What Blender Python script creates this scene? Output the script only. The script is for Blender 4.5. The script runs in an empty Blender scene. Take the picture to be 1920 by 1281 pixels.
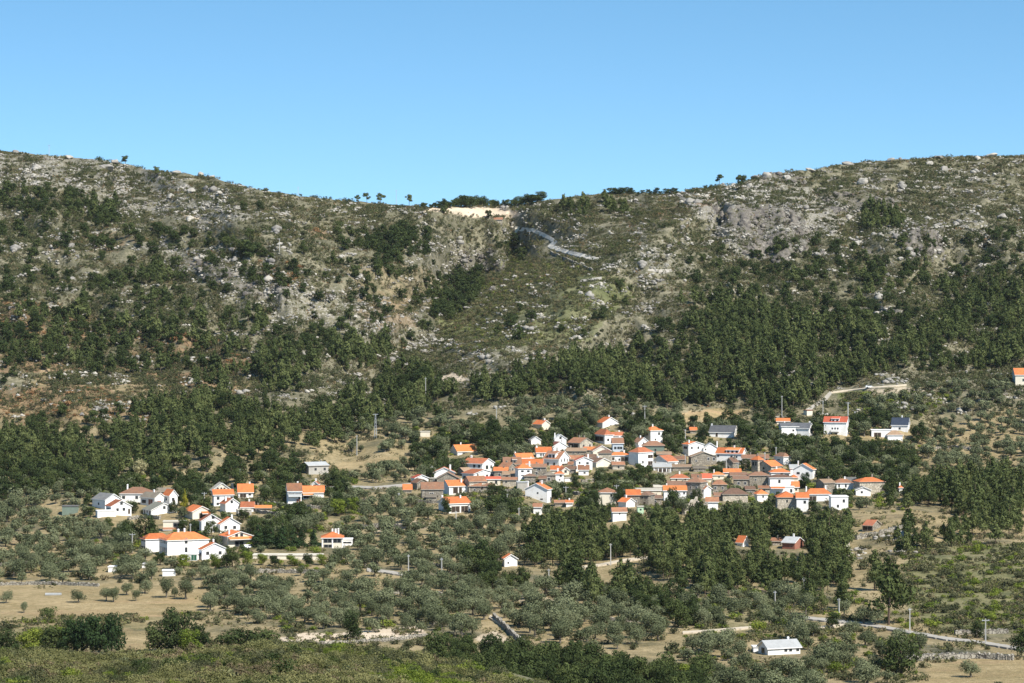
import bpy, math, random
import numpy as np

# ------------------------------------------------------------------ camera, sky, sun, exposure
F = 5444.0            # focal length in photo pixels (1920 wide)
U0, VH = 960.0, 560.0 # principal column, eye-level row
SUN_AZ, SUN_EL = math.radians(137), math.radians(47)   # azimuth from +Y (view) clockwise: behind, to the right
scene = bpy.context.scene
cam_d = bpy.data.cameras.new('camera')
cam = bpy.data.objects.new('camera', cam_d)
scene.collection.objects.link(cam)
cam.location = (0, 0, 0)
cam.rotation_euler = (math.pi / 2, 0, 0)
cam_d.sensor_width = 36.0
cam_d.lens = 36.0 * F / 1920.0
cam_d.shift_y = (VH - 640.5) / 1920.0
cam_d.clip_start, cam_d.clip_end = 1.0, 30000.0
scene.camera = cam

world = bpy.data.worlds.new('World')
scene.world = world
world.use_nodes = True
wn = world.node_tree
wn.nodes.clear()
w_out = wn.nodes.new('ShaderNodeOutputWorld')
w_bg = wn.nodes.new('ShaderNodeBackground')
w_sky = wn.nodes.new('ShaderNodeTexSky')
w_sky.sky_type = 'NISHITA'
w_sky.sun_disc = False
w_sky.sun_elevation = SUN_EL
w_sky.sun_rotation = SUN_AZ
w_sky.altitude = 900
w_sky.air_density = 1.0
w_sky.dust_density = 0.0
w_sky.ozone_density = 2.5
# clear dry mountain air: the deep blue reaches almost down to the skyline
w_tc = wn.nodes.new('ShaderNodeTexCoord')
w_map = wn.nodes.new('ShaderNodeMapping')
w_map.vector_type = 'POINT'
w_map.inputs['Scale'].default_value = (1, 1, 1.65)
w_map.inputs['Location'].default_value = (0, 0, 0.11)
w_hsv = wn.nodes.new('ShaderNodeHueSaturation')
w_hsv.inputs['Saturation'].default_value = 1.15
w_hsv.inputs['Hue'].default_value = 0.486
wn.links.new(w_tc.outputs['Generated'], w_map.inputs['Vector'])
wn.links.new(w_map.outputs['Vector'], w_sky.inputs['Vector'])
wn.links.new(w_sky.outputs['Color'], w_hsv.inputs['Color'])
wn.links.new(w_hsv.outputs['Color'], w_bg.inputs['Color'])
w_bg.inputs['Strength'].default_value = 0.118
wn.links.new(w_bg.outputs['Background'], w_out.inputs['Surface'])

sun_d = bpy.data.lights.new('sun', 'SUN')
sun_d.energy = 5.0
sun_d.angle = math.radians(0.53)
sun_d.color = (1.0, 0.95, 0.86)
sun = bpy.data.objects.new('sun', sun_d)
scene.collection.objects.link(sun)
sdir = (math.sin(SUN_AZ) * math.cos(SUN_EL), math.cos(SUN_AZ) * math.cos(SUN_EL), math.sin(SUN_EL))
from mathutils import Vector, Matrix
sun.rotation_euler = Vector(sdir).to_track_quat('Z', 'Y').to_euler()
sun.location = (0, 0, 300)

scene.view_settings.view_transform = 'Standard'
scene.view_settings.look = 'None'
scene.view_settings.exposure = 0.68
scene.view_settings.gamma = 1.0
scene.view_settings.use_curve_mapping = False
scene.render.engine = 'CYCLES'
scene.cycles.max_bounces = 5
scene.cycles.diffuse_bounces = 2
scene.cycles.transparent_max_bounces = 4
scene.cycles.caustics_reflective = False
scene.cycles.caustics_refractive = False
scene.cycles.volume_bounces = 0

rng = np.random.default_rng(11)
random.seed(11)

# ------------------------------------------------------------------ helpers
def link(o):
    scene.collection.objects.link(o)
    return o

def tag(o, label=None, cat=None, group=None, kind=None):
    if label: o['label'] = label
    if cat: o['category'] = cat
    if group: o['group'] = group
    if kind: o['kind'] = kind
    return o

def empty(name, loc, rz=0.0):
    o = bpy.data.objects.new(name, None)
    o.empty_display_size = 0.5
    o.location = loc
    o.rotation_euler = (0, 0, rz)
    return link(o)

def mesh_obj(name, me, parent=None, loc=(0, 0, 0), rot=(0, 0, 0), scale=(1, 1, 1)):
    o = bpy.data.objects.new(name, me)
    o.location = loc; o.rotation_euler = rot; o.scale = scale
    if parent: o.parent = parent
    return link(o)

def pymesh(name, verts, faces, mats, fmat=None, smooth=False):
    me = bpy.data.meshes.new(name)
    me.from_pydata([tuple(v) for v in verts], [], [tuple(f) for f in faces])
    for m in mats: me.materials.append(m)
    if fmat is not None: me.polygons.foreach_set('material_index', np.asarray(fmat, dtype=np.int32))
    if smooth: me.polygons.foreach_set('use_smooth', np.ones(len(me.polygons), dtype=bool))
    me.update()
    return me

def quadmesh(name, V, Q, mats, fmat=None, smooth=False):
    """big all-quad / all-tri mesh from numpy arrays"""
    V = np.asarray(V, dtype=np.float32); Q = np.asarray(Q, dtype=np.int32)
    k = Q.shape[1]
    me = bpy.data.meshes.new(name)
    me.vertices.add(len(V)); me.vertices.foreach_set('co', V.ravel())
    me.loops.add(Q.size); me.loops.foreach_set('vertex_index', Q.ravel())
    me.polygons.add(len(Q)); me.polygons.foreach_set('loop_start', np.arange(0, Q.size, k, dtype=np.int32))
    for m in mats: me.materials.append(m)
    if fmat is not None: me.polygons.foreach_set('material_index', np.asarray(fmat, dtype=np.int32))
    if smooth: me.polygons.foreach_set('use_smooth', np.ones(len(Q), dtype=bool))
    me.update(calc_edges=True)
    return me

def vnoise(x, y, seed=0):
    """smooth value noise in 0..1, numpy"""
    x = np.asarray(x, dtype=np.float64); y = np.asarray(y, dtype=np.float64)
    xi = np.floor(x).astype(np.int64); yi = np.floor(y).astype(np.int64)
    fx = x - xi; fy = y - yi
    fx = fx * fx * (3 - 2 * fx); fy = fy * fy * (3 - 2 * fy)
    def h(a, b):
        n = (a * 374761393 + b * 668265263 + seed * 974634777) & 0x7fffffff
        n = ((n ^ (n >> 13)) * 1274126177) & 0x7fffffff
        return ((n ^ (n >> 16)) & 0xffff) / 65535.0
    return ((h(xi, yi) * (1 - fx) + h(xi + 1, yi) * fx) * (1 - fy)
            + (h(xi, yi + 1) * (1 - fx) + h(xi + 1, yi + 1) * fx) * fy)

def fbm(x, y, seed=0, o=4):
    t = 0; a = 0.5; s = 0
    for i in range(o):
        t = t + a * vnoise(x * 2 ** i, y * 2 ** i, seed + i); s += a; a *= 0.5
    return t / s

def inpoly(u, v, poly):
    u = np.asarray(u, dtype=np.float64); v = np.asarray(v, dtype=np.float64)
    r = np.zeros(np.broadcast(u, v).shape, dtype=bool)
    n = len(poly)
    for i in range(n):
        x1, y1 = poly[i]; x2, y2 = poly[(i + 1) % n]
        if y1 == y2: continue
        c = ((y1 > v) != (y2 > v)) & (u < (x2 - x1) * (v - y1) / (y2 - y1) + x1)
        r ^= c
    return r

def pldist(u, v, pl):
    d = np.full(np.broadcast(u, v).shape, 1e9)
    for (x1, y1), (x2, y2) in zip(pl[:-1], pl[1:]):
        L = (x2 - x1) ** 2 + (y2 - y1) ** 2 + 1e-9
        t = np.clip(((u - x1) * (x2 - x1) + (v - y1) * (y2 - y1)) / L, 0, 1)
        d = np.minimum(d, np.hypot(u - x1 - t * (x2 - x1), v - y1 - t * (y2 - y1)))
    return d

# ------------------------------------------------------------------ procedural materials
class NT:
    def __init__(s, name):
        s.m = bpy.data.materials.new(name); s.m.use_nodes = True
        s.t = s.m.node_tree; s.t.nodes.clear()
        s.out = s.t.nodes.new('ShaderNodeOutputMaterial')
    def n(s, typ, **kw):
        nd = s.t.nodes.new(typ)
        for k, v in kw.items(): setattr(nd, k, v)
        return nd
    def l(s, a, b): s.t.links.new(a, b)
    def coord(s, which='Object'):
        return s.n('ShaderNodeTexCoord').outputs[which]
    def noise(s, vec, scale, detail=3, rough=0.55, dist=0.0):
        nd = s.n('ShaderNodeTexNoise')
        nd.inputs['Scale'].default_value = scale; nd.inputs['Detail'].default_value = detail
        nd.inputs['Roughness'].default_value = rough; nd.inputs['Distortion'].default_value = dist
        s.l(vec, nd.inputs['Vector'])
        return nd.outputs['Fac']
    def ramp(s, fac, stops, interp='LINEAR'):
        nd = s.n('ShaderNodeValToRGB'); cr = nd.color_ramp; cr.interpolation = interp
        while len(cr.elements) < len(stops): cr.elements.new(0.5)
        for e, (p, c) in zip(cr.elements, stops):
            e.position = p; e.color = (c[0], c[1], c[2], 1) if not np.isscalar(c) else (c, c, c, 1)
        s.l(fac, nd.inputs['Fac'])
        return nd.outputs['Color']
    def mix(s, fac, a, b, mode='MIX'):
        nd = s.n('ShaderNodeMix', data_type='RGBA', blend_type=mode)
        for sock, val in ((nd.inputs[0], fac), (nd.inputs[6], a), (nd.inputs[7], b)):
            if isinstance(val, (tuple, list)): sock.default_value = (val[0], val[1], val[2], 1)
            elif np.isscalar(val): sock.default_value = val
            else: s.l(val, sock)
        return nd.outputs[2]
    def math(s, op, a, b=0.0, c=None, clamp=False):
        nd = s.n('ShaderNodeMath', operation=op, use_clamp=clamp)
        for i, val in enumerate((a, b) if c is None else (a, b, c)):
            if np.isscalar(val): nd.inputs[i].default_value = val
            else: s.l(val, nd.inputs[i])
        return nd.outputs[0]
    def sstep(s, x, lo, hi):
        nd = s.n('ShaderNodeMapRange', interpolation_type='SMOOTHSTEP')
        s.l(x, nd.inputs['Value'])
        for k, val in (('From Min', lo), ('From Max', hi)):
            if np.isscalar(val): nd.inputs[k].default_value = val
            else: s.l(val, nd.inputs[k])
        return nd.outputs['Result']
    def pbr(s, col, rough=0.85, bump=None, bdist=0.1, bstr=0.6, spec=0.2):
        p = s.n('ShaderNodeBsdfPrincipled')
        if isinstance(col, (tuple, list)): p.inputs['Base Color'].default_value = (*col, 1)
        else: s.l(col, p.inputs['Base Color'])
        p.inputs['Roughness'].default_value = rough
        p.inputs['Specular IOR Level'].default_value = spec
        if bump is not None:
            b = s.n('ShaderNodeBump'); b.inputs['Distance'].default_value = bdist; b.inputs['Strength'].default_value = bstr
            s.l(bump, b.inputs['Height']); s.l(b.outputs['Normal'], p.inputs['Normal'])
        s.l(p.outputs['BSDF'], s.out.inputs['Surface'])
        return s.m

def leaf_mat(name, dark, mid, light, trans=0.25):
    t = NT(name)
    rnd = t.n('ShaderNodeObjectInfo').outputs['Random']
    geo = t.n('ShaderNodeNewGeometry')
    isl = geo.outputs['Random Per Island']
    nz = t.noise(t.coord('Object'), 0.45, 2)
    f = t.math('ADD', t.math('MULTIPLY', rnd, 0.62), t.math('ADD', t.math('MULTIPLY', isl, 0.22), t.math('MULTIPLY', nz, 0.26)))
    col = t.ramp(f, [(0.15, dark), (0.52, mid), (0.95, light)])
    d = t.n('ShaderNodeBsdfDiffuse'); t.l(col, d.inputs['Color'])
    tr = t.n('ShaderNodeBsdfTranslucent'); t.l(t.mix(1.0, col, (1.0, 1.1, 0.55), 'MULTIPLY'), tr.inputs['Color'])
    mx = t.n('ShaderNodeMixShader'); mx.inputs[0].default_value = trans
    t.l(d.outputs[0], mx.inputs[1]); t.l(tr.outputs[0], mx.inputs[2])
    t.l(mx.outputs[0], t.out.inputs['Surface'])
    return t.m

def bark_mat(name, a, b):
    t = NT(name)
    nz = t.noise(t.coord('Object'), 3.0, 4)
    return t.pbr(t.ramp(nz, [(0.3, a), (0.7, b)]), 0.95, nz, 0.05)

def roof_mat(name, c1, c2, lichen, amount):
    """clay / fibre-cement roof: rows of tiles, faded and stained patches"""
    t = NT(name)
    rnd = t.n('ShaderNodeObjectInfo').outputs['Random']
    oc = t.coord('Object')
    add = t.n('ShaderNodeVectorMath', operation='ADD'); t.l(oc, add.inputs[0])
    cmb = t.n('ShaderNodeCombineXYZ'); t.l(t.math('MULTIPLY', rnd, 90.0), cmb.inputs[0]); t.l(cmb.outputs[0], add.inputs[1])
    v = add.outputs[0]
    n1 = t.noise(v, 0.55, 4, 0.65); n2 = t.noise(v, 2.6, 3, 0.6)
    col = t.mix(t.sstep(n1, 0.3, 0.7), c1, c2)
    col = t.mix(t.math('MULTIPLY', t.sstep(n2, 0.62 - 0.18 * amount, 0.85), amount), col, lichen)
    wv = t.n('ShaderNodeTexWave', wave_type='BANDS', bands_direction='X'); wv.inputs['Scale'].default_value = 0.75
    wv.inputs['Distortion'].default_value = 0.4
    t.l(v, wv.inputs['Vector'])
    col = t.mix(t.math('MULTIPLY', wv.outputs['Fac'], 0.16), col, (0.05, 0.03, 0.02))
    br = t.math('ADD', 0.74, t.math('MULTIPLY', rnd, 0.42))
    vm = t.n('ShaderNodeVectorMath', operation='SCALE'); t.l(col, vm.inputs[0]); t.l(br, vm.inputs['Scale'])
    return t.pbr(vm.outputs[0], 0.85, t.math('ADD', wv.outputs['Fac'], n2), 0.08, 0.5)

def wall_mat(name, col, dirt, amount):
    t = NT(name)
    v = t.coord('Object')
    n1 = t.noise(v, 0.35, 4, 0.6); n2 = t.noise(v, 1.9, 3)
    f = t.math('MULTIPLY', t.sstep(t.math('ADD', t.math('MULTIPLY', n1, 0.7), t.math('MULTIPLY', n2, 0.3)), 0.42, 0.75), amount)
    return t.pbr(t.mix(f, col, dirt), 0.9, n2, 0.02, 0.3)

def stone_mat(name, c1, c2, mortar, scale=1.5):
    t = NT(name)
    v = t.coord('Object')
    vo = t.n('ShaderNodeTexVoronoi', feature='F1'); vo.inputs['Scale'].default_value = scale
    t.l(v, vo.inputs['Vector'])
    ed = t.n('ShaderNodeTexVoronoi', feature='DISTANCE_TO_EDGE'); ed.inputs['Scale'].default_value = scale
    t.l(v, ed.inputs['Vector'])
    n1 = t.noise(v, 0.5, 3)
    sep = t.n('ShaderNodeSeparateColor'); t.l(vo.outputs['Color'], sep.inputs[0])
    col = t.mix(sep.outputs[0], c1, c2)
    col = t.mix(t.math('MULTIPLY', t.sstep(n1, 0.4, 0.75), 0.5), col, (0.17, 0.15, 0.12))
    e = t.sstep(ed.outputs['Distance'], 0.02, 0.1)
    col = t.mix(e, mortar, col)
    return t.pbr(col, 0.95, e, 0.1, 0.8)

M = {}
M['orange'] = roof_mat('roof_orange', (0.62, 0.19, 0.062), (0.50, 0.14, 0.05), (0.32, 0.17, 0.09), 0.65)
M['orange2'] = roof_mat('roof_bright_orange', (0.62, 0.21, 0.065), (0.54, 0.17, 0.055), (0.38, 0.2, 0.1), 0.35)
M['red'] = roof_mat('roof_red', (0.52, 0.115, 0.06), (0.40, 0.095, 0.055), (0.3, 0.18, 0.12), 0.4)
M['terra'] = roof_mat('roof_terracotta', (0.42, 0.135, 0.06), (0.29, 0.105, 0.055), (0.22, 0.16, 0.11), 0.6)
M['terraold'] = roof_mat('roof_worn_terracotta', (0.37, 0.165, 0.085), (0.24, 0.115, 0.07), (0.30, 0.23, 0.16), 0.9)
M['old'] = roof_mat('roof_old_brown', (0.27, 0.13, 0.075), (0.19, 0.105, 0.07), (0.27, 0.22, 0.15), 0.9)
M['oldbrown'] = roof_mat('roof_dark_brown', (0.21, 0.115, 0.075), (0.15, 0.09, 0.065), (0.24, 0.2, 0.15), 0.9)
M['oldtan'] = roof_mat('roof_tan', (0.34, 0.22, 0.14), (0.25, 0.17, 0.11), (0.33, 0.28, 0.2), 0.9)
M['greybrown'] = roof_mat('roof_grey_brown', (0.19, 0.17, 0.13), (0.15, 0.125, 0.1), (0.25, 0.23, 0.18), 0.8)
M['grey'] = roof_mat('roof_grey', (0.19, 0.19, 0.18), (0.14, 0.14, 0.14), (0.25, 0.24, 0.2), 0.6)
M['greygreen'] = roof_mat('roof_grey_green', (0.26, 0.26, 0.21), (0.2, 0.2, 0.165), (0.3, 0.29, 0.24), 0.6)
M['lightgrey'] = roof_mat('roof_light_grey', (0.40, 0.41, 0.41), (0.33, 0.34, 0.34), (0.26, 0.25, 0.22), 0.5)
M['slate'] = roof_mat('roof_slate', (0.12, 0.125, 0.135), (0.085, 0.09, 0.1), (0.2, 0.2, 0.19), 0.5)
M['darkblue'] = roof_mat('roof_dark_blue', (0.045, 0.065, 0.10), (0.035, 0.05, 0.08), (0.1, 0.11, 0.12), 0.3)
M['darkred'] = roof_mat('roof_dark_red', (0.2, 0.07, 0.05), (0.14, 0.06, 0.05), (0.2, 0.15, 0.11), 0.6)
M['rust'] = roof_mat('roof_rusty_iron', (0.42, 0.15, 0.07), (0.30, 0.10, 0.06), (0.32, 0.24, 0.18), 0.7)
M['pale'] = roof_mat('roof_pale', (0.58, 0.54, 0.45), (0.5, 0.46, 0.38), (0.36, 0.33, 0.26), 0.4)
M['white'] = wall_mat('wall_white', (0.82, 0.81, 0.79), (0.55, 0.52, 0.46), 0.6)
M['cream'] = wall_mat('wall_cream', (0.70, 0.64, 0.52), (0.50, 0.45, 0.36), 0.5)
M['concrete'] = wall_mat('wall_concrete', (0.40, 0.38, 0.34), (0.28, 0.26, 0.23), 0.7)
M['paleblue'] = wall_mat('wall_pale_blue', (0.46, 0.52, 0.58), (0.42, 0.44, 0.45), 0.4)
M['greenwall'] = wall_mat('wall_green', (0.17, 0.22, 0.18), (0.12, 0.14, 0.11), 0.6)
M['palegreen'] = wall_mat('wall_mint', (0.45, 0.62, 0.42), (0.36, 0.45, 0.32), 0.4)
M['redwall'] = wall_mat('wall_red', (0.28, 0.115, 0.08), (0.34, 0.22, 0.16), 0.6)
M['stone'] = stone_mat('wall_granite', (0.36, 0.325, 0.265), (0.24, 0.215, 0.175), (0.16, 0.14, 0.115), 1.3)
M['creamstone'] = stone_mat('wall_pale_granite', (0.58, 0.52, 0.42), (0.44, 0.39, 0.31), (0.32, 0.28, 0.22), 1.1)
M['dry'] = stone_mat('dry_stone', (0.38, 0.35, 0.29), (0.25, 0.23, 0.19), (0.08, 0.07, 0.06), 1.0)
M['trimwhite'] = wall_mat('trim_white', (0.80, 0.79, 0.77), (0.66, 0.64, 0.6), 0.3)
M['trimstone'] = wall_mat('trim_stone', (0.34, 0.30, 0.25), (0.22, 0.2, 0.17), 0.6)
M['glass'] = NT('window_glass').pbr((0.02, 0.025, 0.03), 0.12, spec=0.5)
M['frame'] = wall_mat('window_frame_grey', (0.34, 0.33, 0.31), (0.2, 0.19, 0.18), 0.4)
M['wood'] = wall_mat('door_or_shade_brown', (0.05, 0.036, 0.028), (0.03, 0.024, 0.02), 0.6)  # near-black brown for doors; also paints the shade inside open porches
M['greendoor'] = wall_mat('door_green', (0.03, 0.11, 0.065), (0.03, 0.07, 0.045), 0.4)
M['pole'] = wall_mat('pole_concrete', (0.40, 0.39, 0.365), (0.3, 0.285, 0.26), 0.5)
M['metal'] = wall_mat('galvanised_steel', (0.38, 0.40, 0.42), (0.26, 0.25, 0.24), 0.5)
M['asphalt'] = wall_mat('road_asphalt', (0.34, 0.315, 0.275), (0.25, 0.225, 0.19), 0.7)
M['paleroad'] = wall_mat('road_pale', (0.56, 0.52, 0.45), (0.44, 0.40, 0.33), 0.6)
M['track'] = wall_mat('track_sand', (0.50, 0.43, 0.33), (0.36, 0.3, 0.21), 0.7)
M['carwhite'] = NT('car_paint_white').pbr((0.75, 0.75, 0.75), 0.3, spec=0.5)
M['tyre'] = NT('car_tyre').pbr((0.02, 0.02, 0.02), 0.9)

M['bark'] = bark_mat('bark_pine', (0.07, 0.05, 0.035), (0.15, 0.11, 0.08))
M['barkgrey'] = bark_mat('bark_olive', (0.10, 0.085, 0.065), (0.2, 0.18, 0.145))
M['pine'] = leaf_mat('needles_pine', (0.042, 0.057, 0.022), (0.080, 0.100, 0.037), (0.140, 0.158, 0.060), 0.16)
M['olive'] = leaf_mat('leaves_olive', (0.076, 0.090, 0.047), (0.122, 0.138, 0.074), (0.190, 0.204, 0.116), 0.1)
M['oak'] = leaf_mat('leaves_oak', (0.028, 0.042, 0.017), (0.048, 0.066, 0.025), (0.088, 0.108, 0.038), 0.15)
M['lime'] = leaf_mat('leaves_light', (0.09, 0.125, 0.026), (0.15, 0.19, 0.035), (0.23, 0.26, 0.05), 0.3)
M['conifer'] = leaf_mat('needles_dark', (0.02, 0.037, 0.016), (0.036, 0.06, 0.024), (0.06, 0.09, 0.036), 0.15)
M['gold'] = leaf_mat('needles_gold', (0.2, 0.19, 0.03), (0.32, 0.29, 0.04), (0.42, 0.37, 0.07), 0.3)
M['blossom'] = leaf_mat('blossom_cream', (0.34, 0.31, 0.17), (0.46, 0.42, 0.25), (0.58, 0.53, 0.33), 0.25)
M['scrub'] = leaf_mat('leaves_scrub', (0.042, 0.049, 0.026), (0.080, 0.086, 0.044), (0.145, 0.142, 0.074), 0.15)
M['broom'] = leaf_mat('leaves_broom', (0.082, 0.088, 0.036), (0.145, 0.145, 0.060), (0.235, 0.220, 0.098), 0.18)
M['heath'] = leaf_mat('leaves_heath', (0.085, 0.072, 0.042), (0.14, 0.115, 0.068), (0.23, 0.18, 0.105), 0.15)
M['rustleaf'] = leaf_mat('leaves_rust', (0.19, 0.105, 0.052), (0.28, 0.155, 0.075), (0.38, 0.22, 0.11), 0.2)
M['yellowleaf'] = leaf_mat('leaves_yellow', (0.22, 0.19, 0.035), (0.32, 0.26, 0.045), (0.42, 0.33, 0.07), 0.25)

def rock_material():
    t = NT('granite')
    rnd = t.n('ShaderNodeObjectInfo').outputs['Random']
    v = t.coord('Object')
    n1 = t.noise(v, 0.6, 5, 0.65); n2 = t.noise(v, 2.4, 3)
    col = t.ramp(t.math('ADD', t.math('MULTIPLY', n1, 0.65), t.math('MULTIPLY', rnd, 0.35)),
                 [(0.26, (0.15, 0.14, 0.13)), (0.5, (0.29, 0.272, 0.24)), (0.80, (0.47, 0.435, 0.37))])
    return t.pbr(col, 0.95, n2, 0.25, 0.7)
M['rock'] = rock_material()
def slab_material():
    t = NT('dark_granite')
    v = t.coord('Object')
    v = t.n('ShaderNodeNewGeometry').outputs['Position']; n1 = t.noise(v, 0.22, 6, 0.7, 0.8); n2 = t.noise(v, 0.5, 5, .7)
    col = t.ramp(n1, [(0.32, (0.075, 0.068, 0.062)), (0.5, (0.15, 0.135, 0.12)), (0.66, (0.30, 0.27, 0.225))])
    return t.pbr(col, 0.95, n2, 2.0, 0.9)
M['slab'] = slab_material()
# ------------------------------------------------------------------ the lie of the land
# The hillside is described by how far away the ground lies along each line of sight:
# a sheet of ground points (X, Y, Z) that every other thing stands on.
RIDGE_U = [-260, 0, 50, 100, 150, 200, 250, 300, 350, 400, 440, 500, 560, 620, 680, 740, 800, 860, 920, 980, 1040, 1100, 1160, 1220, 1270,
           1300, 1340, 1380, 1420, 1470, 1530, 1560, 1620, 1700, 1780, 1850, 1920, 2180]
RIDGE_V = [276, 283, 287, 293, 297, 301, 312, 322, 326, 332, 346, 358, 367, 374, 379, 384, 388, 386, 384, 383, 373, 365, 361, 362, 362,
           356, 349, 345, 331, 323, 318, 311, 303, 298, 294, 292, 291, 288]
CREST_U = [-260, 0, 175, 300, 400, 500, 560, 640, 700, 850, 960, 1040, 1200, 1500, 2180]
CREST_V = [1234, 1230, 1236, 1235, 1227, 1217, 1217, 1223, 1229, 1252, 1277, 1301, 1342, 1395, 1435]
BASE_V = [1340, 1281, 1215, 1150, 1080, 1010, 960, 920, 870, 800, 730, 650, 560, 470, 400, 350, 300, 270]
BASE_Y = [650, 720, 800, 885, 985, 1095, 1180, 1250, 1320, 1410, 1490, 1585, 1700, 1830, 1950, 2050, 2160, 2230]
GUL_V = [300, 380, 450, 485, 525, 600, 680, 760, 820]
GUL_U = [920, 935, 962, 942, 885, 838, 765, 705, 680]
UMIN, UMAX, VBOT = -240.0, 2160.0, 1338.0
DU, DV = 4.0, 2.5
UG = np.arange(UMIN, UMAX + 1, DU)
VG = np.arange(VBOT, 262.0, -DV)          # rows from near to far

def ridge_v(u): return np.interp(u, RIDGE_U, RIDGE_V)
def crest_v(u): return np.interp(u, CREST_U, CREST_V)

def build_depth():
    uu, vv = np.meshgrid(UG, VG)
    y = np.interp(-vv, [-a for a in BASE_V], BASE_Y)
    ug = np.interp(vv, GUL_V, GUL_U)
    up = np.clip((800 - vv) / 330.0, 0, 1)
    y += up * 230 * np.clip((vv - 385) / 110, .25, 1) * np.exp(-((uu - ug) / (60 + 0.12 * (800 - vv))) ** 2)               # the gully below the saddle
    y += up * 60 * np.exp(-((uu - 900) / 260.0) ** 2)
    y -= np.clip((700 - vv) / 250, 0, 1) * 85 * np.exp(-((uu - (1330 - (vv - 380) * 1.35)) / 110.0) ** 2)  # spur to its right
    y -= np.clip((620 - vv) / 200, 0, 1) * 80 * np.exp(-((uu - 520 - (vv - 450) * .6) / 110.0) ** 2)
    y += np.clip((1150 - vv) / 200, 0, 1) * (fbm(uu / 260, vv / 170, 3, 3) - 0.5) * 120
    hill = np.clip((760 - vv) / 120, 0, 1)
    y += hill * (fbm(uu / 84, vv / 56, 9, 2) - 0.5) * 70 + hill * (vnoise(uu / 26, vv / 18, 12) - .5) * 9
    # the cliff under the right ridge: ground that rises steeply over a short distance
    for (uc, hw, v0, v1, k) in ((1430, 80, 490, 385, .72), (1735, 36, 480, 432, .55), (905, 48, 512, 468, .85), (1600, 60, 400, 362, .8), (560, 90, 600, 540, .8)):
        i0 = int((VBOT - v0) / DV)
        yc = y[i0][None, :] + k * (v0 - vv)
        w = np.clip(1.3 - ((uu - uc) / hw) ** 2 + (vnoise(uu / 18, vv / 14, 33) - .5) * .8, 0, 1) * (vv < v0) * np.clip((vv - v1 + 25) / 25, 0, 1)
        y = y * (1 - w) + np.minimum(y, yc) * w
    y += np.clip((1000 - vv) / 200, 0, 1) * (vnoise(uu / 34, vv / 20, 21) - 0.5) * 7
    # never overhanging: each row at least a little farther than the one below
    for i in range(1, len(VG)):
        y[i] = np.maximum(y[i], y[i - 1] + (0.32 + .25 * vnoise(UG / 22, np.full_like(UG, VG[i] / 16), 19)) * DV)
    return y
DEPTH = build_depth()

def Yof(u, v):
    u = np.clip(np.asarray(u, dtype=np.float64), UMIN, UMAX); v = np.clip(np.asarray(v, dtype=np.float64), VG[-1], VG[0])
    a = (u - UMIN) / DU; b = (VBOT - v) / DV
    i = np.clip(np.floor(b).astype(int), 0, len(VG) - 2); j = np.clip(np.floor(a).astype(int), 0, len(UG) - 2)
    fb = b - i; fa = a - j
    return ((DEPTH[i, j] * (1 - fa) + DEPTH[i, j + 1] * fa) * (1 - fb) + (DEPTH[i + 1, j] * (1 - fa) + DEPTH[i + 1, j + 1] * fa) * fb)

def Ynear(u, v):          # the scrub-covered hillock in front: distance rises to its crest
    d = np.clip(v - crest_v(u), 0, 130)
    return 490 - 8.5 * np.sqrt(d) - 0.42 * d

def P(u, v, near=False):
    y = Ynear(u, v) if near else Yof(u, v)
    return np.stack([(np.asarray(u) - U0) / F * y, y, -(np.asarray(v) - VH) / F * y], -1)

def at(u, v):
    v = max(float(v), float(ridge_v(u)) + .5); p = P(float(u), v); return Vector((float(p[0]), float(p[1]), float(p[2])))

def px(u, v): return F / float(Yof(u, v))     # photo pixels per metre there

# ---- zones of the ground, outlined on the hillside
SOIL = [  # (polygon, strength)
    ([(-300, 1098), (130, 1096), (380, 1098), (392, 1140), (350, 1152), (180, 1156), (-300, 1158)], 1.0),
    ([(-300, 1150), (380, 1140), (350, 1172), (230, 1178), (-300, 1172)], 0.45),
    ([(225, 1180), (290, 1183), (290, 1222), (225, 1222)], 0.9),
    ([(600, 872), (700, 858), (790, 852), (765, 864), (640, 882), (605, 884)], 1.0),
    ([(1735, 1240), (1830, 1236), (2200, 1236), (2200, 1290), (1715, 1290)], 1.0),
    ([(640, 1085), (740, 1078), (730, 1108), (690, 1112)], 0.9),
    ([(420, 1060), (640, 1058), (760, 1085), (640, 1090), (430, 1085)], 0.6),
    ([(1090, 1050), (1250, 1045), (1240, 1095), (1100, 1095)], 0.5),
    ([(1280, 775), (1330, 765), (1400, 768), (1380, 785), (1290, 792)], 1.0),
    ([(190, 960), (330, 965), (310, 1005), (220, 1000)], 0.9),
    ([(1590, 960), (1760, 960), (1880, 985), (1760, 1020), (1600, 1010)], 0.5),
    ([(1500, 1130), (1640, 1150), (1910, 1210), (1910, 1230), (1640, 1190), (1480, 1165)], 0.5),
    ([(1300, 1200), (1480, 1170), (1660, 1190), (1740, 1260), (1600, 1290), (1300, 1290)], 0.4),
    ([(1520, 800), (1760, 800), (1920, 760), (1920, 880), (1560, 870)], 0.55),
    ([(0, 1000), (260, 1040), (260, 1085), (0, 1085)], 0.55),
    ([(880, 1100), (1240, 1110), (1260, 1200), (980, 1210), (900, 1180)], 0.5),
    ([(80, 690), (300, 700), (480, 720), (420, 760), (160, 790), (20, 770)], 0.6),
    ([(640, 500), (800, 500), (830, 560), (740, 600), (690, 560)], 0.3),
]
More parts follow.
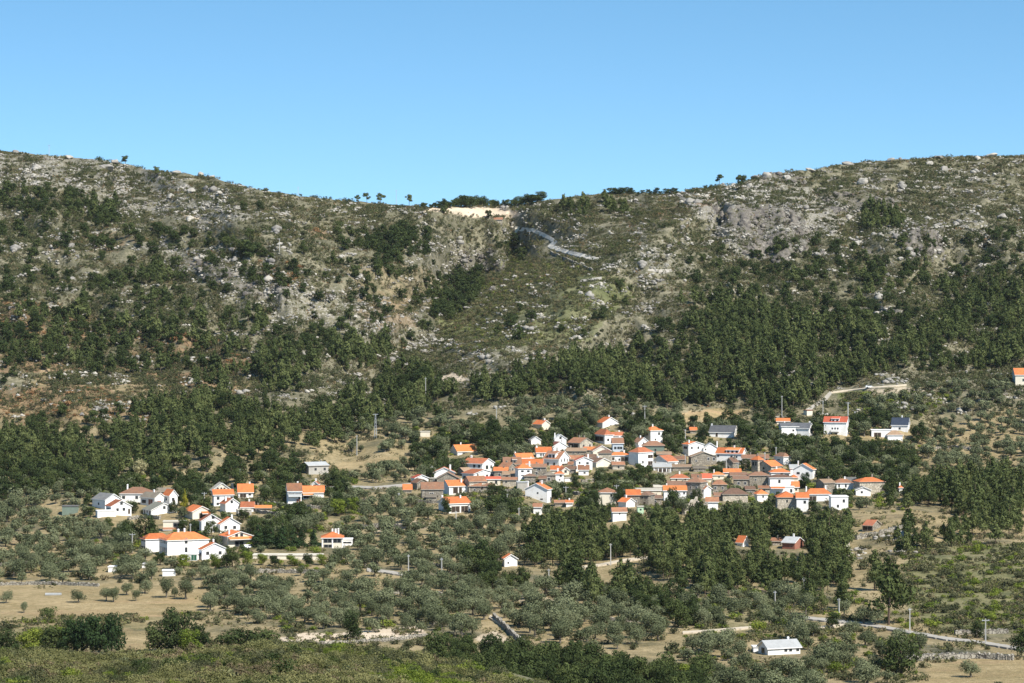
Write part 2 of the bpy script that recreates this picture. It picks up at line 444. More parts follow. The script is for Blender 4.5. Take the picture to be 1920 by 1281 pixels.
SAND = [
    ([(780, 396), (810, 391), (860, 388), (935, 390), (982, 402), (965, 410), (890, 409), (840, 399)], 1.0),
    ([(520, 1200), (560, 1188), (640, 1186), (790, 1174), (800, 1190), (720, 1198), (560, 1212), (520, 1210)], 1.0),
    ([(815, 708), (855, 700), (880, 712), (850, 728), (822, 722)], 0.9),
    ([(670, 985), (790, 975), (820, 990), (700, 998)], 0.5),
    ([(1480, 580), (1660, 574), (1690, 590), (1600, 605)], 0.6),
    ([(1620, 730), (1800, 722), (1800, 732), (1640, 742)], 0.6),
    ([(330, 392), (352, 400), (380, 410), (372, 414), (345, 406)], 1.0),
    ([(890, 1195), (930, 1182), (985, 1215), (930, 1222)], 0.7),
    ([(960, 1120), (1000, 1112), (1060, 1130), (990, 1140)], 0.4),
]
ROCK = [
    ([(-300, 285), (120, 290), (260, 306), (420, 365), (500, 400), (420, 430), (240, 395), (80, 350), (-300, 350)], 0.85),
    ([(240, 445), (420, 470), (560, 520), (640, 600), (520, 590), (330, 500)], 0.8),
    ([(470, 540), (640, 540), (800, 600), (830, 650), (700, 650), (560, 600)], 0.75),
    ([(760, 455), (940, 460), (950, 505), (800, 540), (740, 510)], 0.7),
    ([(1260, 372), (1400, 345), (1480, 330), (1580, 395), (1530, 480), (1400, 490), (1330, 430)], 0.95),
    ([(1480, 360), (1800, 330), (1920, 400), (1920, 470), (1640, 500), (1540, 450)], 0.6),
    ([(1180, 470), (1290, 440), (1300, 520), (1200, 520)], 0.75),
    ([(880, 560), (1280, 520), (1300, 640), (900, 700)], 0.36),
    ([(840, 640), (1000, 660), (960, 720), (840, 740)], 0.7),
    ([(180, 740), (290, 740), (300, 800), (180, 800)], 0.7),
    ([(420, 560), (560, 590), (600, 680), (480, 650)], 0.6),
    ([(1560, 1000), (1700, 980), (1720, 1030), (1590, 1050)], 0.2),
]
RUSTG = [([(0, 560), (180, 590), (420, 640), (480, 690), (440, 740), (180, 690), (0, 700)], .8), ([(-240, 720), (200, 730), (300, 790), (160, 800), (-240, 800)], .9), ([(490, 490), (560, 500), (560, 540), (500, 545)], .7),
         ([(580, 425), (625, 430), (620, 450), (585, 450)], .7), ([(1210, 400), (1330, 360), (1340, 375), (1220, 420)], .6), ([(100, 440), (260, 440), (240, 470), (90, 470)], .5), ([(640, 540), (760, 560), (800, 620), (700, 620)], .4)]
DARK = [
    ([(1350, 400), (1400, 385), (1470, 392), (1500, 400), (1510, 470), (1470, 490), (1400, 480), (1370, 440)], 1.0),
    ([(1690, 440), (1720, 425), (1765, 428), (1770, 470), (1740, 482), (1700, 478)], 1.0),
    ([(860, 470), (930, 465), (945, 505), (870, 515)], .7),
    ([(330, 480), (480, 500), (560, 550), (520, 570), (400, 530)], .6),
    ([(1540, 365), (1660, 355), (1680, 385), (1560, 400)], .7), ([(1420, 325), (1500, 320), (1510, 345), (1430, 345)], .7),
]
GREEN = [
    ([(830, 590), (950, 480), (1110, 500), (1200, 540), (1100, 640), (850, 660)], 0.8),
    ([(820, 590), (860, 585), (880, 610), (840, 650)], 1.0),
    ([(1560, 735), (1760, 735), (1780, 775), (1600, 780)], 0.9),
    ([(1700, 1020), (2200, 1020), (2200, 1190), (1760, 1190), (1690, 1130)], 0.9),
    ([(100, 1155), (380, 1150), (300, 1180), (100, 1180)], 0.7),
    ([(0, 1165), (120, 1165), (230, 1180), (230, 1225), (0, 1225)], 0.6),
    ([(1300, 1120), (1480, 1120), (1620, 1180), (1500, 1200), (1300, 1200)], 0.6),
]
def zone(u, v, zs, warp=9):
    wu = u + (vnoise(u / 17, v / 11, 41) - 0.5) * 2 * warp; wv = v + (vnoise(u / 17, v / 11, 57) - 0.5) * warp
    r = np.zeros(np.shape(u))
    for poly, s in zs: r = np.maximum(r, s * inpoly(wu, wv, poly))
    return r

def ground_material():
    t = NT('hillside_ground')
    at_ = t.n('ShaderNodeAttribute', attribute_name='zone'); sep = t.n('ShaderNodeSeparateColor'); t.l(at_.outputs['Color'], sep.inputs[0])
    soil, rock, green = sep.outputs[0], sep.outputs[1], sep.outputs[2]; sand = at_.outputs['Alpha']
    g = t.n('ShaderNodeNewGeometry').outputs['Position']
    nA = t.noise(g, 0.012, 4, 0.6); nB = t.noise(g, 0.055, 4, 0.6); nC = t.noise(g, 0.45, 6, 0.75); nD = t.noise(g, 1.1, 3, 0.6)
    f = t.math('ADD', t.math('MULTIPLY', nB, 0.45), t.math('MULTIPLY', nC, 0.55))
    col = t.ramp(f, [(0.34, (0.066, 0.066, 0.042)), (0.45, (0.115, 0.110, 0.070)), (0.55, (0.185, 0.168, 0.112)), (0.67, (0.30, 0.268, 0.19))])
    grn = t.ramp(f, [(0.34, (0.064, 0.075, 0.031)), (0.48, (0.120, 0.130, 0.056)), (0.68, (0.22, 0.208, 0.104))])
    col = t.mix(t.math('MULTIPLY', green, t.sstep(nA, 0.25, 0.55)), col, grn)
    so = t.ramp(f, [(0.3, (0.23, 0.155, 0.075)), (0.5, (0.40, 0.285, 0.15)), (0.7, (0.54, 0.41, 0.235))])
    mp = t.n('ShaderNodeMapping'); mp.inputs['Scale'].default_value = (0.018, 0.11, 0.0); t.l(g, mp.inputs['Vector'])
    nS = t.noise(mp.outputs[0], 1.0, 5, 0.65, 0.5)
    so = t.mix(t.sstep(nS, 0.40, 0.62), so, t.ramp(f, [(0.3, (0.13, 0.115, 0.05)), (0.5, (0.23, 0.185, 0.095)), (0.7, (0.34, 0.27, 0.15))]))
    so = t.mix(t.math('MULTIPLY', t.sstep(nS, 0.50, 0.34), 0.7), so, t.ramp(f, [(0.3, (0.25, 0.16, 0.10)), (0.6, (0.40, 0.28, 0.18))]))
    col = t.mix(t.math('MULTIPLY', soil, t.sstep(nB, 0.15, 0.45)), col, so)
    rk = t.ramp(t.math('ADD', t.math('MULTIPLY', nA, 0.35), t.math('MULTIPLY', nD, 0.65)),
                [(0.34, (0.11, 0.103, 0.097)), (0.48, (0.22, 0.207, 0.185)), (0.66, (0.40, 0.37, 0.315))])
    thr = t.math('SUBTRACT', 0.74, t.math('MULTIPLY', rock, 0.30))
    f2 = t.math('ADD', t.math('MULTIPLY', nC, 0.65), t.math('MULTIPLY', nD, 0.35))
    rm = t.sstep(f2, thr, t.math('ADD', thr, 0.06))
    col = t.mix(rm, col, rk)
    z2 = t.n('ShaderNodeAttribute', attribute_name='zone2'); rs = t.ramp(f, [(0.34, (0.10, 0.062, 0.036)), (0.5, (0.19, 0.118, 0.066)), (0.66, (0.31, 0.205, 0.12))]); sp2 = t.n('ShaderNodeSeparateColor'); t.l(z2.outputs['Color'], sp2.inputs[0])
    col = t.mix(t.math('MULTIPLY', sp2.outputs[2], t.sstep(nB, 0.36, 0.55)), col, rs)
    dk = t.ramp(t.math('ADD', t.math('MULTIPLY', nB, 0.5), t.math('MULTIPLY', nC, 0.5)), [(0.38, (0.062, 0.056, 0.05)), (0.5, (0.115, 0.104, 0.094)), (0.66, (0.27, 0.24, 0.2))])
    col = t.mix(t.math('MULTIPLY', sp2.outputs[0], t.sstep(f, 0.44, 0.52)), col, dk)
    dry = t.ramp(f, [(0.3, (0.115, 0.10, 0.05)), (0.48, (0.24, 0.19, 0.10)), (0.68, (0.43, 0.335, 0.195))])
    col = t.mix(t.math('MULTIPLY', sp2.outputs[1], t.sstep(t.math('ADD', t.math('MULTIPLY', nB, .6), t.math('MULTIPLY', nA, .4)), 0.34, 0.54)), col, dry)
    sa = t.ramp(f, [(0.3, (0.42, 0.33, 0.23)), (0.6, (0.60, 0.50, 0.38))])
    col = t.mix(sand, col, sa)
    return t.pbr(col, 0.97, t.math('ADD', nC, t.math('MULTIPLY', nD, 0.5)), 0.9, 0.7, 0.05)

def build_ground():
    cols = len(UG)
    rows = []
    zrow = []
    # near ground: from the photographer's feet up over the hillock in front
    for y, z in ((-150, 14), (-20, -1.5), (20, -3.5), (90, -16), (180, -31), (260, -42)):
        rows.append(np.stack([(UG - U0) / F * 330.0 * (1 if y > 0 else 1.3), np.full(cols, float(y)), np.full(cols, float(z))], -1)); zrow.append(None)
    for d in np.linspace(128, 0, 52):
        v = crest_v(UG) + d
        p = P(UG, v, True)
        rows.append(p); zrow.append(('near', v))
    crest = rows[-1]
    foot = P(UG, np.full(cols, VBOT))
    for k in np.linspace(0.06, 0.94, 14):
        s = k * k * (3 - 2 * k)
        y = crest[:, 1] * (1 - k) + foot[:, 1] * k
        z = crest[:, 2] * (1 - s) + foot[:, 2] * s
        x = (UG - U0) / F * y
        rows.append(np.stack([x, y, z], -1)); zrow.append(None)
    NR = 400
    for i in range(NR + 1):
        t = i / NR
        v = VBOT + (ridge_v(UG) - VBOT) * t
        rows.append(P(UG, v)); zrow.append(('main', v))
    top = rows[-1]
    for d in (15, 45, 110, 260, 600, 1500, 3200):
        y = top[:, 1] + d
        z = top[:, 2] + (top[:, 2] / top[:, 1] * 0.5) * d - 0.0007 * d * d / (1 + d / 400) - 0.02 * d - 0.6 * (1 - np.exp(-d / 10))
        z = np.maximum(z, -105.0)
        rows.append(np.stack([top[:, 0] * (y / top[:, 1]), y, z], -1)); zrow.append(None)
    V = np.stack(rows)
    Z = np.zeros((len(rows), cols, 4), dtype=np.float32); Z2 = np.zeros((len(rows), cols, 4), dtype=np.float32)
    for i, zr in enumerate(zrow):
        if zr is None: Z[i, :, 2] = 0.4; continue
        kind, v = zr
        if kind == 'near':
            Z[i, :, 2] = 0.9; continue
        Z[i, :, 0] = zone(UG, v, SOIL); Z[i, :, 2] = zone(UG, v, GREEN)
        hillk = np.clip((720 - v) / 60, 0, 1)
        Z[i, :, 1] = np.maximum(zone(UG, v, ROCK, 14), 0.36 * hillk + 0.1)
        Z[i, :, 3] = zone(UG, v, SAND, 4)
        Z2[i, :, 0] = zone(UG, v, DARK, 10); Z2[i, :, 2] = np.clip(zone(UG, v, RUSTG, 16), 0, 1); Z2[i, :, 1] = np.clip((v - 740) / 100, 0, .85) * (1 - .8 * Z[i, :, 2])
        rk = Z[i, :, 1]
        X, Y = V[i, :, 0], V[i, :, 1]
        flat = 1 - np.maximum(Z[i, :, 0], Z[i, :, 3])
        V[i, :, 2] += ((fbm(X / 7, Y / 7, 77, 3) - 0.55) * (0.5 + 2.6 * hillk * rk)) * flat
        V[i, :, 1] -= hillk * rk * 1.6 * vnoise(X / 1.7, V[i, :, 2] / 1.3, 66)
        dkz = Z2[i, :, 0]; rid = 1 - np.abs(2 * vnoise(X / 5 + Y / 9, Y / 4, 63) - 1)
        V[i, :, 1] -= dkz * (rid * 1.2 + .8 * vnoise(X / 2.3, Y / 2.3 + V[i, :, 2] / 3, 64)); V[i, :, 2] += dkz * (rid - .6) * 1.2
    nr = len(rows)
    idx = np.arange(nr * cols).reshape(nr, cols)
    Q = np.stack([idx[:-1, :-1], idx[:-1, 1:], idx[1:, 1:], idx[1:, :-1]], -1).reshape(-1, 4)
    me = quadmesh('ground', V.reshape(-1, 3), Q, [ground_material()], smooth=True)
    a = me.color_attributes.new('zone', 'FLOAT_COLOR', 'POINT')
    a.data.foreach_set('color', Z.reshape(-1))
    a = me.color_attributes.new('zone2', 'FLOAT_COLOR', 'POINT'); a.data.foreach_set('color', Z2.reshape(-1))
    o = mesh_obj('ground', me)
    tag(o, 'rocky scrub hillside with tan fields and terraces below it', kind='structure')
    return o
build_ground()

# ------------------------------------------------------------------ roads, tracks and dry-stone walls laid on the ground
def resample(pl, step=6.0):
    out = []
    for (a, b), (c, d) in zip(pl[:-1], pl[1:]):
        n = max(1, int(math.hypot(c - a, d - b) / step))
        for k in range(n): out.append((a + (c - a) * k / n, b + (d - b) * k / n))
    out.append(pl[-1])
    return out

ROADS = []
def road(name, pl, width, mat, label, lift=0.45):
    ROADS.append((pl, width))
    # the roadbed is draped on the slope: both edges lie on the ground, with a low shoulder
    pts = resample(pl, 4)
    V, Fc = [], []
    r = random.Random(int(pl[0][0]))
    for i, p in enumerate(pts):
        a, b = pts[max(i - 1, 0)], pts[min(i + 1, len(pts) - 1)]
        dx, dy = b[0] - a[0], b[1] - a[1]; L = math.hypot(dx, dy) or 1
        nx, ny = -dy / L, dx / L
        hw = width / 2 * r.uniform(.85, 1.12)
        l, rr_ = at(p[0] - nx * hw, p[1] - ny * hw), at(p[0] + nx * hw, p[1] + ny * hw)
        for q, dz in ((l, lift), (rr_, lift), (l, -.8), (rr_, -.8)): V.append((q.x, q.y, q.z + dz))
    for i in range(len(pts) - 1):
        a, b = 4 * i, 4 * i + 4
        Fc += [(a, a + 1, b + 1, b), (a + 2, a, b, b + 2), (a + 1, a + 3, b + 3, b + 1)]
    o = mesh_obj(name, pymesh(name, V, Fc, [M[mat]]))
    tag(o, label, kind='structure')

road('road', [(968, 430), (1000, 433), (1022, 443), (1042, 454), (1030, 463), (1060, 472), (1090, 480), (1122, 488)], 7, 'paleroad', 'pale road winding down from the saddle')
road('road', [(1088, 528), (1104, 526), (1128, 522)], 4, 'asphalt', 'short visible stretch of mountain road on the green spur')
road('road', [(1214, 506), (1236, 509), (1260, 509)], 5, 'asphalt', 'short visible bend of mountain road below the rocky slope')
road('road', [(1488, 1158), (1545, 1164), (1595, 1169), (1650, 1177), (1705, 1187), (1770, 1199), (1840, 1207), (1960, 1226)], 5, 'asphalt', 'grey country road crossing the lower right')
road('road', [(1512, 772), (1524, 764), (1536, 756), (1548, 748), (1558, 737)], 6, 'asphalt', 'concrete road climbing beside the pine forest')
road('track', [(1558, 737), (1590, 733), (1625, 729), (1660, 726), (1700, 723)], 2, 'track', 'pale dirt track above the green terrace')
road('road', [(688, 1070), (720, 1073), (750, 1078), (775, 1082)], 5, 'asphalt', 'grey lane through the olive grove')
road('track', [(1088, 1066), (1130, 1060), (1165, 1053), (1205, 1048), (1250, 1048)], 4, 'track', 'sandy track in front of the pine belt')
road('track', [(918, 1158), (935, 1168), (952, 1182), (968, 1200), (980, 1214)], 5, 'track', 'sandy path running down beside a stone wall')
road('road', [(600, 916), (660, 914), (700, 916), (745, 912), (775, 909)], 4, 'asphalt', 'village road west of the old stone houses')
road('track', [(1280, 1188), (1340, 1184), (1410, 1178)], 3, 'track', 'thin sandy track above the lower olive grove')
road('track', [(1600, 1172), (1560, 1176), (1500, 1182)], 3, 'track', 'sandy field track beside the country road')

def stone_wall(pl, h, label, mat='dry', th=0.9):
    pts = resample(pl, 2.5)
    pp = [at(*p) for p in pts]
    r = random.Random(int(pl[0][0] * 7 + pl[0][1]))
    V, Fc = [], []
    for i, p in enumerate(pp):
        a, b = pp[max(i - 1, 0)], pp[min(i + 1, len(pp) - 1)]
        d = (b - a); d.z = 0; d.normalize()
        n = Vector((-d.y, d.x, 0))
        hh = h * r.uniform(0.75, 1.2); t = th * r.uniform(0.85, 1.15) / 2
        V += [tuple(p - n * t * 1.15 + Vector((0, 0, -0.8))), tuple(p - n * t + Vector((0, 0, hh))), tuple(p + n * t + Vector((0, 0, hh * r.uniform(.9, 1.05)))), tuple(p + n * t * 1.15 + Vector((0, 0, -0.8)))]
    for i in range(len(pp) - 1):
        a, b = 4 * i, 4 * i + 4
        Fc += [(a, b, b + 1, a + 1), (a + 1, b + 1, b + 2, a + 2), (a + 2, b + 2, b + 3, a + 3)]
    e = 4 * (len(pp) - 1)
    Fc += [(0, 1, 2, 3), (e + 3, e + 2, e + 1, e)]
    tag(mesh_obj('stone_wall', pymesh('stone_wall', V, Fc, [M[mat]])), label, 'wall', kind='thing')

stone_wall([(1032, 475), (1070, 492), (1112, 509)], 1.6, 'long dark retaining wall below the winding saddle road')
stone_wall([(926, 1160), (944, 1176), (962, 1194), (986, 1216)], 1.6, 'pale rubble wall along the sandy path')
stone_wall([(520, 1208), (600, 1209), (720, 1203), (800, 1194)], 0.9, 'dark terrace wall under the white sandy plot')
stone_wall([(675, 990), (720, 988), (775, 991)], 1.4, 'low pale wall at the top of the central olive grove')
stone_wall([(0, 1098), (60, 1096), (130, 1097), (185, 1100)], 1.0, 'low stone wall along the top of the tan field')
stone_wall([(1790, 1190), (1840, 1188), (1890, 1187)], 1.3, 'tumbled dry wall above the country road at the lower right')
stone_wall([(780, 1062), (830, 1064), (872, 1067)], 1.5, 'dry-stone wall behind the grey grove lane')
stone_wall([(1700, 1240), (1760, 1236), (1830, 1234), (1900, 1238)], 1.5, 'stone wall along the top of the lower right ploughed field', th=1.4)
stone_wall([(1545, 587), (1600, 580), (1700, 587)], 1.6, 'terrace wall high above the right pine forest')
stone_wall([(1605, 1012), (1650, 1004), (1700, 992)], 1.8, 'pale terrace wall near the rusty shack')
stone_wall([(1572, 1046), (1584, 1044), (1592, 1043)], 4.5, 'short tall pale stone wall among the right pines', 'creamstone')
stone_wall([(1282, 965), (1296, 958), (1306, 952)], 4.0, 'sloping pale wall beside the ruined enclosure', 'creamstone')
stone_wall([(1306, 962), (1316, 963), (1326, 962)], 4.5, 'ruined granite enclosure wall above the near pines', 'stone')
stone_wall([(640, 560), (690, 556), (730, 562)], 1.4, 'terrace wall on the rocky left slope near the gully')
stone_wall([(780, 560), (810, 562), (836, 560)], 1.2, 'short terrace wall inside the gully')
stone_wall([(1530, 886), (1600, 884), (1660, 887)], 1.2, 'long terrace wall in the upper right olives')
stone_wall([(1560, 850), (1620, 846), (1680, 850)], 1.2, 'terrace wall under the white dormered house')
stone_wall([(500, 945), (560, 953), (600, 954)], 1.3, 'low wall below the house with the orange porch')
stone_wall([(1720, 845), (1790, 840), (1860, 846)], 1.2, 'terrace wall in the far right olive terraces')

for a in [([(1090, 905), (1115, 903), (1140, 906)], 'stone garden wall below the cream gable house'), ([(1230, 892), (1250, 890)], 'short garden wall below the grey shelter'), ([(1300, 880), (1330, 879), (1350, 881)], 'garden wall below the granite barn'),
          ([(1060, 925), (1085, 928), (1110, 926)], 'garden wall right of the large white gable house'), ([(900, 925), (930, 922), (960, 924)], 'garden wall under the low cream houses'), ([(1530, 925), (1560, 922), (1600, 925)], 'garden wall before the east cottages'),
          ([(780, 942), (810, 944), (835, 943)], 'garden wall at the village west end'), ([(1235, 955), (1255, 957), (1278, 955)], 'garden wall left of the ruined enclosure'), ([(240, 975), (270, 972), (300, 974)], 'garden wall below the grey-green roof'), ([(480, 962), (520, 966), (560, 965)], 'garden wall behind the dark conifers'),
          ([(0, 1062), (60, 1058), (120, 1062)], 'dry wall in the western olives'), ([(420, 1078), (500, 1074), (600, 1076)], 'dry wall in the middle of the broad grove'), ([(690, 1120), (760, 1112), (830, 1118)], 'dry wall between olive rows in the broad grove'), ([(1080, 1160), (1150, 1166), (1220, 1168)], 'dry wall above the valley wood')]:
    stone_wall(a[0], 1.3, a[1])
# ------------------------------------------------------------------ houses
def unit_window(name, fm, pane_m):
    d = 0.07
    V = [(-.5, 0, -.5), (.5, 0, -.5), (.5, 0, .5), (-.5, 0, .5), (-.5, -d, -.5), (.5, -d, -.5), (.5, -d, .5), (-.5, -d, .5)]
    Fc = [(4, 5, 6, 7), (0, 1, 5, 4), (1, 2, 6, 5), (2, 3, 7, 6), (3, 0, 4, 7)]
    k, dd = 0.43, d + 0.02
    V += [(-k, -dd, -k), (-.02, -dd, -k), (-.02, -dd, k), (-k, -dd, k), (.02, -dd, -k), (k, -dd, -k), (k, -dd, k), (.02, -dd, k)]
    Fc += [(8, 9, 10, 11), (12, 13, 14, 15)]
    return pymesh(name, V, Fc, [M[fm], M[pane_m]], [0] * 5 + [1, 1])
WIN = unit_window('window', 'frame', 'glass')
WINW = unit_window('window_white', 'trimwhite', 'glass')
DOOR_OR_SHADE = unit_window('door', 'trimstone', 'wood')  # dark pane: real doors, and painted shade for open porches and recesses
GARAGE = unit_window('garage_door', 'trimwhite', 'greendoor')
ORDOOR = unit_window('orange_door', 'trimwhite', 'redwall')
def round_win():
    V = [(0, -.1, 0)] + [(math.cos(i * math.pi / 6) * .5, -.1, math.sin(i * math.pi / 6) * .5) for i in range(12)] + [(math.cos(i * math.pi / 6) * .58, 0.02, math.sin(i * math.pi / 6) * .58) for i in range(12)]
    Fc = [(0, 1 + i, 1 + (i + 1) % 12) for i in range(12)] + [(1 + i, 13 + i, 13 + (i + 1) % 12, 1 + (i + 1) % 12) for i in range(12)]
    return pymesh('round_window', V, Fc, [M['glass'], M['frame']], [0] * 12 + [1] * 12)
RWIN = round_win()

def box_mesh(name, x0, x1, y0, y1, z0, z1, mats, fm=None):
    V = [(x0, y0, z0), (x1, y0, z0), (x1, y1, z0), (x0, y1, z0), (x0, y0, z1), (x1, y0, z1), (x1, y1, z1), (x0, y1, z1)]
    Fc = [(3, 2, 1, 0), (4, 5, 6, 7), (0, 1, 5, 4), (1, 2, 6, 5), (2, 3, 7, 6), (3, 0, 4, 7)]
    return pymesh(name, V, Fc, mats, fm)

def slab(V, Fc, fm, quad, t, top=0, side=1):
    """thick roof plane from a 3D polygon"""
    n = len(V); k = len(quad)
    V += [tuple(p) for p in quad] + [(p[0], p[1], p[2] - t) for p in quad]
    Fc.append(tuple(range(n, n + k))); fm.append(top)
    Fc.append(tuple(range(n + 2 * k - 1, n + k - 1, -1))); fm.append(side)
    for i in range(k):
        j = (i + 1) % k
        Fc.append((n + i, n + k + i, n + k + j, n + j)); fm.append(side)

def roof_mesh(kind, a, b, h, r, rm, tm):
    o = 0.42; t = 0.26
    V, Fc, fm = [], [], []
    if kind == 'gx':
        k = r / (b / 2); z = h - k * o + t
        slab(V, Fc, fm, [(-a/2-o, -b/2-o, z), (a/2+o, -b/2-o, z), (a/2+o, 0, h+r+t), (-a/2-o, 0, h+r+t)], t)
        slab(V, Fc, fm, [(a/2+o, b/2+o, z), (-a/2-o, b/2+o, z), (-a/2-o, 0, h+r+t), (a/2+o, 0, h+r+t)], t)
    elif kind == 'gy':
        k = r / (a / 2); z = h - k * o + t
        slab(V, Fc, fm, [(-a/2-o, b/2+o, z), (-a/2-o, -b/2-o, z), (0, -b/2-o, h+r+t), (0, b/2+o, h+r+t)], t)
        slab(V, Fc, fm, [(a/2+o, -b/2-o, z), (a/2+o, b/2+o, z), (0, b/2+o, h+r+t), (0, -b/2-o, h+r+t)], t)
    elif kind == 'hip':
        A, B = a/2+o, b/2+o; z = h + 0.1
        if A >= B: r1, r2 = (-(A-B*.85), 0), ((A-B*.85), 0)
        else: r1, r2 = (0, -(B-A*.85)), (0, (B-A*.85))
        zt = h + r
        c = [(-A, -B, z), (A, -B, z), (A, B, z), (-A, B, z)]
        R1, R2 = (*r1, zt), (*r2, zt)
        V += c + [(p[0], p[1], z - .22) for p in c] + [R1, R2]
        if A >= B: tops = [(0, 1, 9, 8), (1, 2, 9), (2, 3, 8, 9), (3, 0, 8)]
        else: tops = [(0, 1, 8), (1, 2, 9, 8), (2, 3, 9), (3, 0, 8, 9)]
        Fc += tops; fm += [0] * 4
        Fc += [(7, 6, 5, 4)] + [(i + 4, (i + 1) % 4 + 4, (i + 1) % 4, i) for i in range(4)]; fm += [1] * 5
        # ridge and hip caps
    elif kind == 'mono':
        z = h + 0.15
        slab(V, Fc, fm, [(-a/2-o, -b/2-o, z), (a/2+o, -b/2-o, z), (a/2+o, b/2+o, z+r), (-a/2-o, b/2+o, z+r)], t)
    else:
        V0 = box_mesh('roof', -a/2-.2, a/2+.2, -b/2-.2, b/2+.2, h, h+.3, [M[rm]])
        return V0
    return pymesh('roof', V, Fc, [M[rm], M[tm]], fm)

def wall_mesh(kind, a, b, h, r, wm, found=1.6):
    if kind in ('hip', 'flat', 'mono'):
        hh = h + 0.02
        me = box_mesh('wall', -a/2, a/2, -b/2, b/2, -found, hh, [M[wm]])
        return me
    if kind == 'gx':
        V = [(-a/2, -b/2, -found), (-a/2, b/2, -found), (-a/2, b/2, h), (-a/2, 0, h+r), (-a/2, -b/2, h)]
        V += [(a/2, p[1], p[2]) for p in V]
        Fc = [(4, 3, 2, 1, 0), (5, 6, 7, 8, 9), (0, 5, 9, 4), (1, 2, 7, 6)]
        Fc += [(4, 9, 8, 3), (3, 8, 7, 2)]
    else:
        V = [(-a/2, -b/2, -found), (a/2, -b/2, -found), (a/2, -b/2, h), (0, -b/2, h+r), (-a/2, -b/2, h)]
        V += [(p[0], b/2, p[2]) for p in V]
        Fc = [(0, 1, 2, 3, 4), (9, 8, 7, 6, 5), (1, 6, 7, 2), (0, 4, 9, 5)]
        Fc += [(4, 3, 8, 9), (3, 2, 7, 8)]
    return pymesh('wall', V, Fc, [M[wm]])

HRECTS = []      # (uL, uR, vtop, vbottom, Y) of each building: trees in front keep clear of them
FOOT = []        # footprints on the ground (x, y, radius)
TRIM = {'white': 'trimwhite', 'cream': 'trimwhite', 'paleblue': 'trimwhite', 'palegreen': 'trimwhite', 'redwall': 'trimwhite'}

